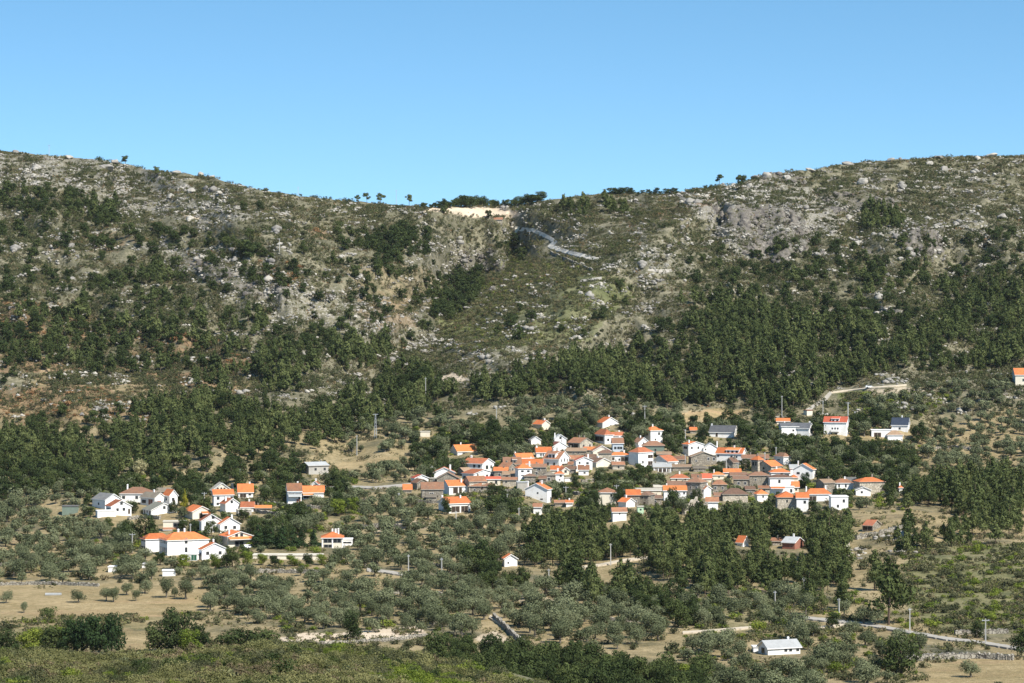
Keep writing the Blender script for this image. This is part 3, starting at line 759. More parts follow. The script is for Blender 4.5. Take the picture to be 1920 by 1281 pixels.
def house(label, uL, uM, uR, ve, hp, th, roof, rise, rm, wm, win=None, side=None, chim=(), door=None, extra=None, depth=None, name='house', cat='house', clear=0.55, awn=None):
    uc = uM if th else (uL + uR) / 2
    vb = ve + hp
    Y = float(Yof(uc, vb)); s = F / Y
    g = at(uc, vb)
    t = math.radians(th)
    rr = random.Random(int(uL * 31 + ve * 17))
    if th > 0:
        a = (uR - uM) / s / math.cos(t); b = (uM - uL) / s / math.sin(t); cx, cy = a/2, None
    elif th < 0:
        a = (uM - uL) / s / math.cos(t); b = (uR - uM) / s / math.sin(-t)
    else:
        a = (uR - uL) / s; b = depth or min(max(0.8 * a, 5.0), 9.0)
    if depth: b = depth
    b = min(max(b, 2.5 if depth else 4.0), 18.0); a = max(a, 1.2)
    h = hp / s; r = rise / s * 0.95
    ct, st = math.cos(t), math.sin(t)
    ox, oy = (a/2, b/2) if th > 0 else ((-a/2, b/2) if th < 0 else (0, b/2))
    cx, cy = g.x + ct * ox - st * oy, g.y + st * ox + ct * oy
    rz = t if th else math.radians(rr.uniform(-5, 5))
    e = empty(name, (cx, cy, g.z), rz)
    tag(e, label, cat)
    tm = TRIM.get(wm, 'trimstone')
    if rm in ('old', 'oldbrown', 'oldtan', 'rust') and wm == 'stone': tm = 'trimstone'
    mesh_obj('wall', wall_mesh(roof, a, b, h, r, wm), e)
    ro = mesh_obj('roof', roof_mesh(roof, a, b, h, r, rm, tm), e)
    # openings: (fraction across, height of the centre above ground in m, width, height[, mesh])
    def put(face, items):
        for it in items:
            fx, z, w, hh = it[:4]; me = it[4] if len(it) > 4 else (WIN if wm != 'stone' else WINW)
            nm = {DOOR_OR_SHADE: 'door', GARAGE: 'garage_door', ORDOOR: 'door'}.get(me, 'window')  # door also covers the dark panes that paint shade in open fronts
            if face == 'f': loc, rot = ((fx - .5) * a, -b/2, z), 0
            elif face == 'l': loc, rot = (-a/2, (.5 - fx) * b, z), -math.pi/2
            else: loc, rot = (a/2, (fx - .5) * b, z), math.pi/2
            mesh_obj(nm, me, e, loc, (0, 0, rot), (w, 1, hh))
    fl = max(1, int(round(h / 2.9)))
    def auto(width):
        n = max(1, int(width / 3.3)); out = []
        for k in range(fl):
            zc = h * (k + 0.58) / fl
            for i in range(n):
                if fl > 1 and k == 0 and rr.random() < 0.35: continue
                out.append(((i + .5) / n + rr.uniform(-.06, .06), zc, rr.uniform(.95, 1.3), min(1.35, h / fl * .5)))
        return out
    put('f', auto(a) if win is None else win)
    if th: put('l' if th > 0 else 'r', (auto(b) if side is None else side))
    if door is not None: put('f', [door])
    elif win is None and rr.random() < 0.7 and h > 2.2: put('f', [(rr.uniform(.2, .8), 1.05, 1.1, 2.1, DOOR_OR_SHADE)])
    if not chim and roof != 'flat' and rr.random() < 0.55: chim = ((rr.uniform(-.35, .35), rr.uniform(-.1, .25)),)
    for (fx, fy) in chim:
        cw = rr.uniform(.24, .36); top = h + r + rr.uniform(.5, 1.0)
        if roof == 'flat': top = h + 1.5
        V, Fc = [], []
        for (x0, z0, z1) in ((cw, h * .9, top), (cw * 1.25, top, top + .14), (cw * .85, top + .14, top + .3)):
            n = len(V)
            V += [(-x0, -x0, z0), (x0, -x0, z0), (x0, x0, z0), (-x0, x0, z0), (-x0, -x0, z1), (x0, -x0, z1), (x0, x0, z1), (-x0, x0, z1)]
            Fc += [(n+4, n+5, n+6, n+7), (n, n+1, n+5, n+4), (n+1, n+2, n+6, n+5), (n+2, n+3, n+7, n+6), (n+3, n, n+4, n+7)]
        mesh_obj('chimney', pymesh('chimney', V, Fc, [M['white' if wm in TRIM else 'stone']]), e, (fx * a, fy * b, 0))
    if awn:      # pent roof along the front: (height fraction, fraction from, fraction to, material)
        hz, f0, f1, am = awn
        V, Fc, fm = [], [], []
        x0, x1 = (f0 - .5) * a, (f1 - .5) * a
        slab(V, Fc, fm, [(x0, -b/2 - 1.7, h * hz - .55), (x1, -b/2 - 1.7, h * hz - .55), (x1, -b/2 + .02, h * hz + .25), (x0, -b/2 + .02, h * hz + .25)], .2)
        mesh_obj('canopy', pymesh('canopy', V, Fc, [M[am], M['trimwhite']], fm), e)
    for ex in (extra or []):
        if ex[0] == 'loggia':    # dark timber-screened opening, its shade painted by the pane: (kind, face, f0, f1, z0, z1)
            _, face, f0, f1, z0, z1 = ex
            put(face, [((f0 + f1) / 2, (z0 + z1) / 2 * h, (f1 - f0) * (a if face == 'f' else b), (z1 - z0) * h, DOOR_OR_SHADE)])
        elif ex[0] == 'dormer':  # (kind, f0, f1, roof material)
            _, f0, f1, dm = ex
            x0, x1 = (f0 - .5) * a, (f1 - .5) * a
            y0 = -b/2 + .3; z0, z1 = h - .1, h + r * .72
            d = mesh_obj('dormer', box_mesh('dormer', x0, x1, y0, -.3, z0, z1, [M[wm]]), e)
            V, Fc, fm = [], [], []
            slab(V, Fc, fm, [(x0 - .25, y0 - .35, z1), (x1 + .25, y0 - .35, z1), (x1 + .25, 0.05, h + r + .3), (x0 - .25, 0.05, h + r + .3)], .2)
            mesh_obj('dormer_roof', pymesh('dormer_roof', V, Fc, [M[dm], M['trimwhite']], fm), d)
            n = max(1, int((x1 - x0) / 1.6))
            for i in range(n):
                mesh_obj('window', WIN, d, (x0 + (x1 - x0) * (i + .5) / n, y0, (z0 + z1) / 2 + .1), (0, 0, 0), (min(1.1, (x1-x0)/n*.75), 1, (z1 - z0) * .6))
        elif ex[0] == 'balcony':
            _, f0, f1, z = ex
            x0, x1 = (f0 - .5) * a, (f1 - .5) * a
            mesh_obj('balcony', box_mesh('balcony', x0, x1, -b/2 - 1.3, -b/2 + .02, z * h - .15, z * h + .85, [M['trimwhite']]), e)
        elif ex[0] == 'columns':
            for i in range(ex[1] + 1):
                x = -a/2 + .2 + (a - .4) * i / ex[1]
                mesh_obj('column', box_mesh('column', x - .18, x + .18, -b/2 - .12, -b/2 + .02, 0, h, [M['trimwhite']]), e)
    HRECTS.append((uL - 1, uR + 1, ve - rise - 2, ve + hp * clear, Y))
    FOOT.append((cx, cy, 0.5 * math.hypot(a, b) * 0.85))
    return e

W2 = lambda *f: [(x, z, 1.15, 1.25) for x, z in f]
H = house
# --- west hamlet
H('long grey-roofed white gabled house farthest west in the hamlet', 168, 197, 225, 938, 17, 40, 'gy', 11, 'grey', 'white', win=[], side=[(.5, 2, 1, 1)])
H('white gabled house with brown-red roof above the white terrace wall', 195, 209, 244, 950, 16, 28, 'gy', 11, 'terra', 'white', win=W2((.3, 2.1), (.62, 2.2), (.5, 4.6)) + [(.88, 1.3, .9, 2.2, DOOR_OR_SHADE)], side=[(.5, 1.9, 3.0, 1.3)])
H('white flat garage terrace below the brown-red gabled house', 178, 183, 216, 959, 12, 20, 'flat', 1, 'white', 'white', win=[], side=[], name='terrace', cat='terrace')
H('wide white house under a weathered brown hipped roof', 225, 225, 284, 926, 16, 0, 'hip', 12, 'old', 'white', depth=11)
H('red and white house with grey-brown roof behind the grey-green roof', 260, 290, 308, 934, 15, 48, 'gy', 9, 'greybrown', 'white', side=[(.25, 1.6, 2.5, 1.4), (.72, 1.5, 3, 2.6, ORDOOR)], win=[(.4, 1.2, 2.4, 2, ORDOOR)])
H('orange-roofed house beside the dark bushy tree in the west hamlet', 303, 318, 332, 929, 18, 30, 'gy', 10, 'orange', 'white')
H('white gable house with a broad grey-green roof', 264, 284, 329, 957, 10, 30, 'gy', 13, 'greygreen', 'white', win=W2((.5, 3.1)), side=[(.2, 1.1, .9, 1.9, DOOR_OR_SHADE), (.5, 1.3, .9, 1), (.8, 1.1, .9, 1.9, DOOR_OR_SHADE)])
H('low outbuilding with grey-brown roof behind the west hamlet', 292, 292, 324, 922, 6, 0, 'gx', 6, 'greybrown', 'stone', win=[])
H('cream house with pale roof and three arched windows', 390, 398, 434, 920, 9, 15, 'gy', 14, 'pale', 'cream', win=[(.28, 2.6, .9, 1.3), (.46, 2.4, .8, 1.9), (.62, 2.6, .9, 1.3)], side=[])
H('tiny white hut beside the cream house', 436, 437, 444, 909, 9, 20, 'flat', 1, 'white', 'white', win=W2((.5, 1.4)), side=[], name='hut', cat='hut')
H('white two-storey house with a bright orange roof in the west hamlet', 395, 401, 437, 928, 21, 12, 'gx', 9, 'orange', 'white', win=W2((.22, 3.2), (.92, 3.2)) + [(.2, .9, 1, 1)], side=[(.5, 3.2, 2, 1.6), (.5, 1.0, 2, 1.2)])
H('orange-roofed house with dark porch shaded by a dark conifer', 445, 447, 474, 922, 12, 10, 'gx', 14, 'orange', 'white', win=[(.32, 1.3, 2.8, 2.2, DOOR_OR_SHADE), (.78, 1.6, 1.1, 1.1)], chim=((.3, .1),))
H('white house with half-gable wall and a dark shaded side', 411, 423, 447, 945, 16, 35, 'gy', 10, 'terra', 'white', win=W2((.45, 4.2)), side=[], chim=((-.3, 0),))
H('white building with grey and red roof above the concrete terrace', 452, 452, 475, 951, 9, 0, 'gx', 9, 'terra', 'white', win=[])
H('flat pale concrete terrace on posts in the west hamlet', 444, 446, 471, 957, 11, 15, 'flat', 1, 'pale', 'concrete', win=[(.5, .9, 4, 1.8, DOOR_OR_SHADE)], side=[], name='terrace', cat='terrace')
H('long low orange lean-to beside the vegetable plots', 477, 477, 507, 953, 5, 0, 'gx', 4, 'orange2', 'stone', win=[], name='shed', cat='shed')
H('cream house with orange roof and white carport frame', 340, 361, 395, 960, 14, 25, 'gy', 10, 'orange', 'cream', win=[(.55, 1.3, 3.4, 2.3, DOOR_OR_SHADE)], side=[], awn=(.95, .45, 1.05, 'orange'))
H('tall white gable house with grey-edged roof in the hamlet centre', 374, 378, 414, 977, 23, 18, 'gy', 12, 'terra', 'white', win=W2((.28, 3.4), (.58, 6.0)), side=[])
H('white gable house with orange roof and two small windows', 409, 413, 449, 983, 16, 20, 'gy', 12, 'orange', 'white', win=W2((.28, 2.0), (.72, 1.9)), side=[], chim=((.1, -.35),))
H('cream house with orange roof and an orange canopy across its gable', 408, 427, 472, 1007, 21, 28, 'gy', 9, 'orange', 'cream', win=W2((.35, 4.6), (.55, 4.6)) + [(.45, 1.4, 3.6, 2.2)], side=[], awn=(.92, .02, .98, 'orange2'), chim=((-.35, -.2),))
H('big white school building under a broad orange hipped roof', 293, 314, 388, 1014, 28, 25, 'hip', 14, 'orange', 'white',
  win=[(.45, 5.0, 1.1, 1.9), (.45, 1.8, 1.0, 2.0)], side=[(.12 + .18 * i, 5.0, .8, 1.9) for i in range(5)] + [(.12 + .18 * i, 1.8, .8, 1.9) for i in range(5)], name='school_building', cat='school', chim=((-.1, .2), (.05, .2)))
H('white west wing of the school with blue-dark windows', 261, 273, 318, 1012, 25, 25, 'hip', 11, 'orange', 'white', win=[], side=[(.3, 4.8, 2.2, 1.4), (.75, 4.8, 1.8, 1.4), (.3, 1.6, 2.2, 1.4), (.75, 1.6, 1.6, 1.4)], name='school_wing', cat='school')
H('white gable house with two windows in front of the school', 371, 379, 424, 1031, 20, 22, 'gy', 12, 'orange', 'white', win=W2((.22, 2.5), (.72, 2.5)), side=[(.5, 2.0, 1.2, 1.3)], chim=((.05, .3),))
H('low white shed with a green garage door beside the school', 341, 341, 371, 1040, 12, 0, 'flat', 1, 'white', 'white', win=[(.8, 1.2, 2.2, 2.2, GARAGE), (.3, 1.1, 1.1, 2.0, DOOR_OR_SHADE)], depth=5, name='shed', cat='shed')
H('cream pergola building with a worn orange roof strip above the school', 305, 305, 347, 979, 16, 0, 'flat', 1, 'pale', 'cream', win=[(.62, 2.2, 3.2, 1.6)], depth=6, awn=(.3, 0, 1, 'terraold'), name='pergola_building', cat='building')
H('open pavilion under an orange pyramid roof east of the conifers', 602, 602, 642, 1009, 19, 0, 'hip', 11, 'orange', 'cream', win=[(.28, 2.7, 3.2, 1.5), (.72, 2.7, 3.2, 1.5), (.3, .8, 3.4, 1.2)], depth=9, chim=((0, .1), (.15, .1), (.28, .1)), name='pavilion', cat='pavilion', extra=[('columns', 2)])  # dark panes paint the shade of the open sides
H('white balustraded terrace beside the orange pavilion', 641, 641, 660, 1012, 11, 0, 'flat', 1, 'white', 'white', win=[(.5, 1.1, 3.4, .6)], depth=5, name='terrace', cat='terrace')
H('long low white retaining building below the dark conifers', 474, 474, 604, 1042, 7, 0, 'flat', 1, 'pale', 'cream', win=[(.12, .9, 1.6, 1.8, DOOR_OR_SHADE), (.3, .9, 3, 1.6, DOOR_OR_SHADE), (.55, 1, 1.5, 1.8, DOOR_OR_SHADE), (.78, .9, 2.5, 1.6, DOOR_OR_SHADE)], depth=6, name='warehouse', cat='building', clear=.1)
H('grey concrete barn with shallow roof beside the brown field', 562, 579, 615, 874, 16, 28, 'gx', 6, 'lightgrey', 'concrete', win=W2((.34, 2.3), (.8, 2.3)), side=[], name='barn', cat='barn', chim=((0.49, .45),))
H('house with worn terracotta roof and an orange doorway', 536, 540, 565, 920, 27, 12, 'gx', 13, 'terraold', 'white', win=[(.5, 4.4, 6, .8, WIN), (.85, 2.7, 1, .8), (.78, 1.2, 2.0, 2.8, ORDOOR)], side=[], awn=(.72, 0, 1, 'lightgrey'))
H('long low white house with an orange roof beside the worn terracotta one', 566, 568, 607, 923, 13, 6, 'gx', 11, 'orange', 'white', win=[(.25, .9, 4, 1.2, DOOR_OR_SHADE)], side=[], awn=(.8, 0, .5, 'orange2'))
H('tiny white gabled shrine behind the orange-roofed long house', 585, 585, 597, 908, 7, 0, 'gy', 5, 'terra', 'white', win=[(.5, .8, 1.4, 1.5, DOOR_OR_SHADE)], name='shrine', cat='shrine')
H('dark green shed at the hamlet far west end', 116, 116, 145, 950, 15, 0, 'flat', 1, 'grey', 'greenwall', win=[], depth=5, name='shed', cat='shed')
# --- western part of the village
H('small white gable house with red roof at the village west end', 772, 778, 803, 897, 10, 25, 'gy', 6, 'red', 'white', win=[], side=[])
H('granite gable house with dark shaded side at the village west end', 770, 782, 804, 906, 13, 30, 'gy', 7, 'old', 'stone', win=[], side=[])
H('granite house under a broad mottled brown roof', 789, 791, 831, 917, 21, 5, 'gx', 12, 'old', 'stone', win=[(.45, 2.6, 1.8, 1)], side=[])
H('small orange lean-to roof at the extreme west of the village', 756, 756, 771, 918, 6, 0, 'gx', 9, 'orange', 'stone', win=[], name='shed', cat='shed')
H('house with orange roof and a dark open porch', 829, 842, 877, 912, 16, 20, 'gx', 10, 'orange', 'white', win=[(.45, 1.8, 4.2, 2.6, DOOR_OR_SHADE)], side=[], chim=((.25, -.2),), extra=[('columns', 2)])
H('white gable-walled house above the broad granite gable', 813, 813, 852, 886, 13, 0, 'gy', 9, 'terra', 'white', win=[(.85, 2.4, 1.6, .9)])
H('granite gable with white roof edges and rust patch', 820, 820, 860, 897, 13, 0, 'gy', 11, 'old', 'stone', win=[])
H('small granite tower-like annex with one dark window', 807, 807, 819, 898, 9, 0, 'flat', 1, 'pale', 'stone', win=[(.6, 1.2, .9, .9)], name='annex', cat='house')
H('stone house with patched orange roofs beside the two-porthole house', 870, 880, 911, 903, 22, 30, 'gx', 9, 'terraold', 'creamstone', win=[(.3, 3, .9, 1)], side=[])
H('white gable house with two round windows', 866, 888, 928, 889, 15, 45, 'gy', 7, 'terra', 'white', win=[(.3, 1.9, 1.1, 1.1, RWIN), (.62, 2.4, 1.2, 1.2, RWIN), (.85, 2.4, 1.2, 1.2, RWIN)], side=[(.5, 1.6, 6, 1.6, DOOR_OR_SHADE)])
H('big white house with terracotta roof and a gable balcony', 867, 904, 926, 870, 18, -30, 'gx', 9, 'terra', 'white', win=W2((.6, 3.2), (.85, 3.2), (.2, 3.3)), side=[(.4, 2.6, 2.2, 1.8), (.75, 2.6, 1.4, 1.5)], chim=((-.48, .2),))
H('small stone cottage with mossy roof below the big terracotta house', 857, 870, 884, 884, 9, 30, 'gx', 6, 'oldtan', 'stone', win=[], side=[])
H('low cream house with a narrow red roof', 906, 906, 938, 899, 12, 0, 'gx', 4, 'red', 'cream', chim=((-.45, 0),))
H('isolated white house with a wide orange roof below the village', 821, 842, 882, 945, 18, 25, 'gx', 11, 'orange', 'white', win=[(.3, 1.6, 3.8, 2.6, DOOR_OR_SHADE), (.72, 1.6, 3.2, 2.6, DOOR_OR_SHADE)], side=[], chim=((.22, -.1), (-.48, .2)), clear=.85)
H('cream stone cabin with orange roof above the village', 1000, 1016, 1032, 796, 10, -45, 'gx', 7, 'orange', 'cream', win=[], side=[], name='cabin', cat='cabin')
H('isolated bright orange roof among the olives north-west of the village', 844, 858, 894, 847, 7, 25, 'gx', 12, 'orange2', 'white', win=[(.5, 1, 5, .8)], side=[], clear=1.0)
H('small white grey-roofed house among trees at the village top', 994, 996, 1014, 825, 9, 15, 'gy', 6, 'grey', 'white', win=[], side=[])
H('tall plain white gable at the village top', 1037, 1040, 1062, 823, 15, 15, 'gy', 8, 'lightgrey', 'white', win=W2((.5, 4.2)), side=[], chim=((-.45, -.3),))
H('white gable house with dark red roof', 1030, 1036, 1064, 838, 11, 30, 'gy', 9, 'darkred', 'white', win=[(.3, 1.5, .6, 2)], side=[])
H('white house with slanting wall and small orange roof', 1004, 1006, 1034, 848, 10, 8, 'gx', 9, 'orange', 'white', win=[(.3, 1.4, .7, 1.6), (.45, 1.4, .6, 1.6)], side=[], chim=((-.45, 0),))
H('stone house with brown roof and a dark timber loggia', 1065, 1087, 1112, 831, 13, -42, 'gx', 9, 'terraold', 'creamstone', win=[(.5, 1.9, 6, 2, DOOR_OR_SHADE)], side=W2((.3, 1.8), (.78, 1.8)), chim=((-.3, .2), (.1, .2)))
H('big white house with a dormer in its worn terracotta roof', 1019, 1048, 1069, 861, 14, -35, 'gx', 14, 'terraold', 'white', win=[(.3, 1.0, 1, 1.4), (.7, 1.0, 1, 1.4)], side=[(.5, 2.8, .8, 1.6), (.25, 2.6, .8, 1.2), (.75, 2.6, .8, 1.2), (.5, .6, 4.4, 1.2, DOOR_OR_SHADE)], extra=[('dormer', .3, .75, 'terraold')])
H('white house with orange hipped roof left of the dormered house', 962, 970, 1000, 859, 8, 20, 'gx', 8, 'orange', 'white', win=[], side=[], chim=((-.45, .2),))
H('long mottled brown roof with a white gabled dormer', 944, 944, 976, 870, 8, 0, 'gx', 12, 'old', 'stone', win=[], extra=[('dormer', .5, .75, 'old')])
H('long orange roof directly under the dormered white house', 975, 975, 1018, 870, 7, 0, 'gx', 8, 'orange', 'cream', win=[])
H('tall narrow white house with orange hipped roof in the village centre', 966, 972, 997, 879, 25, 14, 'hip', 9, 'orange', 'white', win=[(.3, 4.6, 1.2, .8), (.75, 4.6, 1.2, .8), (.3, 2.9, 1.2, .4), (.75, 2.9, 1.2, .4)], side=[], chim=((.42, -.1),))
H('granite gable house with worn terracotta roof and chimney', 936, 954, 968, 876, 15, -35, 'gx', 7, 'terraold', 'stone', win=[], side=W2((.5, 2.4)), chim=((-.2, .1),))
H('low orange roof left of the tall narrow white house', 927, 927, 952, 883, 14, 0, 'gx', 6, 'orange', 'stone', win=[(.4, 1.6, .9, 1.4), (.8, 1.2, 1, 2)])
H('stone house with flat grey-brown roof and pale window', 943, 943, 967, 890, 11, 0, 'gx', 6, 'oldtan', 'creamstone', win=W2((.3, 1.6), (.6, 1.6)))
H('cream stone cottage with low worn orange roof', 943, 943, 969, 900, 13, 0, 'gx', 4, 'terraold', 'creamstone', win=[(.25, 2.1, .7, .8)])
H('granite block with brown roof right of the tall narrow white house', 998, 998, 1024, 876, 18, 0, 'gx', 5, 'old', 'stone', win=[(.35, 1.6, .9, 1.2), (.5, 3.2, 1.6, .9)])
H('small granite hut with a pointed brown pyramid roof', 983, 983, 1004, 893, 14, 0, 'hip', 5, 'oldbrown', 'stone', win=[(.5, 1.4, .5, .5)], name='hut', cat='hut')
H('granite house with grey-brown hipped roof and dark window', 1020, 1020, 1041, 891, 15, 0, 'hip', 7, 'greybrown', 'stone', win=[(.4, 1.8, 1.2, 1.5)])
H('narrow white tower-like house with a small orange roof', 1041, 1041, 1057, 889, 16, 0, 'hip', 6, 'orange', 'white', win=[(.65, 2.9, .9, .9), (.5, 1.2, .7, .6)])
H('small cluster-top orange roof above the narrow white house', 1034, 1034, 1054, 881, 7, 0, 'gx', 7, 'orange', 'cream', win=[])
H('small cream gable right of the narrow white house', 1052, 1054, 1067, 882, 9, 20, 'gy', 5, 'terra', 'cream', win=W2((.5, 1.6)), side=[])
H('long white annex wall right of the narrow white house', 1058, 1058, 1078, 897, 6, 0, 'flat', 1, 'pale', 'white', win=[], depth=4, name='annex', cat='building')
H('large white gable house with orange roof standing in front of the village', 985, 1026, 1034, 918, 25, -22, 'gy', 11, 'orange', 'white', win=[(.57, 4.0, .7, .7), (.26, 1.5, 1.2, .5), (.75, 1.5, 1.2, .5)], side=[], chim=((-.44, -.2), (.1, .3)), clear=.9)
H('low worn terracotta shed right of the large white gable house', 1040, 1040, 1061, 943, 6, 0, 'gx', 4, 'terraold', 'stone', win=[], name='shed', cat='shed')
H('tiny white lean-to with an orange roof right of the low shed', 1062, 1062, 1074, 943, 7, 0, 'gx', 4, 'orange', 'white', win=[], name='shed', cat='shed')
H('grey corrugated shed left of the large white gable house', 969, 969, 991, 905, 16, 0, 'flat', 1, 'lightgrey', 'concrete', win=[], name='shed', cat='shed')
H('small white hut with worn red roof below the large white gable house', 1001, 1001, 1016, 951, 14, 0, 'gx', 6, 'terraold', 'white', win=[], name='hut', cat='hut')
H('white gable house with red roof between granite roofs', 1078, 1080, 1111, 864, 20, 12, 'gy', 7, 'red', 'white', win=[(.22, 3.8, .8, 1), (.7, 3.6, 1.2, 1), (.5, 1.2, .5, 1.4)], side=[])
H('low terracotta roof in front of the red-roofed white gable', 1085, 1085, 1104, 881, 10, 0, 'gx', 8, 'terraold', 'white', win=[(.6, 1, .9, .7)], name='shed', cat='shed')
H('patched orange-brown roof left of the red-roofed white gable', 1066, 1066, 1094, 861, 8, 0, 'gx', 6, 'terraold', 'stone', win=[])
H('long low granite house with faded brown roof', 1064, 1064, 1100, 846, 10, 0, 'gx', 5, 'oldtan', 'stone', win=[(.35, 1.6, .8, .8), (.6, 1.6, .8, .8)])
H('small bright orange roof in the middle of the old roofs', 1096, 1096, 1117, 844, 7, 0, 'gx', 5, 'orange', 'stone', win=[])
H('cream gable house with orange roof edges', 1110, 1112, 1146, 846, 13, 15, 'gy', 10, 'terraold', 'cream', win=[], side=[])
H('granite house with dark brown hipped roof before the cream gable', 1122, 1122, 1147, 850, 17, 0, 'hip', 6, 'oldbrown', 'creamstone', win=[(.3, 1.2, .9, 1.6)])
H('house with red hipped roof and dark timber wall at the village top', 1115, 1134, 1150, 816, 17, 30, 'hip', 11, 'terra', 'white', win=W2((.4, 2.0)), side=[(.5, 2.4, 7.5, 2.3, DOOR_OR_SHADE)])
H('terracotta wing right of the red hipped roof', 1146, 1146, 1168, 817, 10, 0, 'gx', 6, 'terra', 'white', win=[], chim=((.2, .1),), name='house_wing', cat='house')
H('highest white village house with a long orange roof slope', 1119, 1130, 1161, 793, 10, 32, 'gy', 10, 'orange', 'white', win=[(.5, 1, .8, 1)], side=[])
H('pale blue house behind the big dark tree', 1148, 1148, 1168, 831, 17, 0, 'gx', 9, 'old', 'paleblue', win=W2((.25, 2), (.55, 2), (.8, 2)))
H('white gable house with brown roof right of the big dark tree', 1191, 1197, 1217, 830, 11, 35, 'gy', 9, 'old', 'white', win=[(.5, 2.4, .8, .8)], side=[])
H('white two-storey house with orange hipped roof at the village top', 1208, 1220, 1243, 808, 21, 30, 'hip', 8, 'orange', 'white', win=[(.7, 3.9, 1.1, 1.4), (.4, 1.2, .9, .8)], side=[(.5, 3.6, 1, 1.2)], chim=((-.05, 0),))
H('long brown hipped roof with green wall', 1205, 1205, 1246, 836, 15, 0, 'hip', 9, 'old', 'greenwall', win=[(.6, 1.8, .9, 1.3)])
H('tall house with blue-shaded side wall and terracotta roof', 1180, 1197, 1226, 849, 27, 40, 'hip', 10, 'terra', 'white', win=[(.3, 2.2, 1, 1.4), (.8, 4.6, 3.2, 1.6, DOOR_OR_SHADE), (.8, 1.6, 3, 1.8, DOOR_OR_SHADE)], side=[])
H('house with low orange hipped roof and dark porch openings', 1142, 1142, 1180, 854, 14, 0, 'hip', 6, 'orange', 'white', win=[(.2, 1.9, 1.2, 1.4, DOOR_OR_SHADE), (.75, 1.7, 3.4, 2, DOOR_OR_SHADE), (.5, 1.5, .8, 1)])
H('cream gable house with mossy brown roof above the village gardens', 1100, 1118, 1146, 868, 9, 40, 'gy', 8, 'oldbrown', 'cream', win=[], side=[])
H('white gable house with terracotta roof slope to the right and a canopy', 1223, 1252, 1272, 866, 11, -40, 'gy', 11, 'terra', 'white', win=[], side=[(.5, 1, 3, 1.8, DOOR_OR_SHADE)], awn=(.9, 0, 1, 'lightgrey'))
H('grey-roofed open shelter with white columns in the village', 1225, 1225, 1258, 876, 10, 0, 'gx', 6, 'lightgrey', 'concrete', win=[(.5, .9, 6, 1.5, DOOR_OR_SHADE)], extra=[('columns', 4)], depth=5, name='shelter', cat='shelter')
H('long low tan-roofed building right of the grey shelter', 1260, 1260, 1296, 876, 7, 0, 'gx', 4, 'oldtan', 'stone', win=[], name='shed', cat='shed')
H('large granite barn with a broad stone gable', 1292, 1296, 1344, 857, 17, 12, 'gy', 9, 'oldtan', 'stone', win=[(.68, 3.2, 1.0, 1.6), (.9, 3.2, 1.2, 1.6), (.2, 2.3, 1, .9)], side=[], name='barn', cat='barn')
H('white house with paired windows and orange roof above the granite barn', 1281, 1291, 1320, 834, 22, 25, 'gy', 5, 'orange', 'white', win=[(.22, 4.0, .9, 1.2), (.65, 4.0, .9, 1.2)], side=[(.5, 4.0, 3.5, 1.2, DOOR_OR_SHADE)])
H('plain white gable with a tall chimney above the granite barn', 1318, 1319, 1346, 840, 14, 5, 'gy', 9, 'lightgrey', 'white', win=[(.15, 2.8, .6, .7)], side=[], chim=((.46, -.4),))
H('long white house with orange roof and raised dormer strip', 1344, 1391, 1402, 851, 12, -20, 'gx', 10, 'orange', 'white', win=[(.08, 1.8, .9, 1), (.6, 1.5, 1, 1), (.8, 1.5, .8, .8)], side=[], extra=[('dormer', .38, .88, 'orange2')])
H('small granite gable house below the long dormered white house', 1360, 1374, 1386, 867, 16, -30, 'gy', 8, 'oldbrown', 'stone', win=[(.5, 1.6, .9, 1.2)], side=[])
H('long low brown roof behind the bell tower', 1393, 1393, 1442, 860, 8, 0, 'gx', 6, 'old', 'stone', win=[])
H('square bell tower with orange pyramid roof and arched openings', 1408, 1421, 1432, 863, 26, 40, 'hip', 8, 'orange', 'creamstone', win=[(.5, 4.8, 1.0, 1.7)], side=[(.32, 4.6, 1.1, 1.9), (.72, 4.6, 1.1, 1.9)], depth=4.2, name='bell_tower', cat='tower', chim=())
H('pale granite church with round gable window and orange roof', 1420, 1446, 1468, 875, 16, -42, 'gy', 10, 'orange', 'creamstone', win=[(.5, 2.9, 1.1, 1.1, RWIN), (.5, .9, 1.6, 1.9, RWIN)], side=[(.3, 2.2, .7, 1.3)], name='church', cat='church')
H('hipped orange roof house in front of the church', 1445, 1445, 1481, 886, 12, 0, 'hip', 7, 'orange', 'white', win=[(.55, 1.6, 1, 1.8, DOOR_OR_SHADE), (.82, 1.4, 2.2, 1.6)])
H('white house with brown roof behind the church', 1454, 1469, 1483, 857, 15, 30, 'hip', 8, 'old', 'white', win=[], side=[(.5, 2.2, 2, .5)])
H('white gable house with orange right roof slope east of the church', 1488, 1524, 1531, 881, 17, -20, 'gy', 11, 'orange', 'white', win=[(.27, 2.4, 1.4, 1), (.72, 2.4, 1.4, 1)], side=[])
H('small grey-roofed annex left of the eastern white gable house', 1482, 1482, 1497, 878, 14, 0, 'gx', 6, 'lightgrey', 'white', win=[], name='annex', cat='house')
H('white house with domed brown roof above the orange pent roof', 1443, 1443, 1485, 896, 20, 0, 'hip', 6, 'oldbrown', 'white', win=[(.42, 3.1, 1, 1.5)], depth=8)
H('stepped white block with an orange pent roof', 1445, 1445, 1489, 913, 15, 0, 'flat', 1, 'white', 'white', win=[(.88, 1.8, .9, 1.5), (.35, 1, .4, .4)], depth=5, awn=(1.0, 0, .6, 'orange'))
H('granite block house with a large orange roof at the village south edge', 1458, 1458, 1494, 933, 27, 0, 'hip', 11, 'orange', 'creamstone', win=[(.5, 4.4, .7, 1.1)], depth=9)
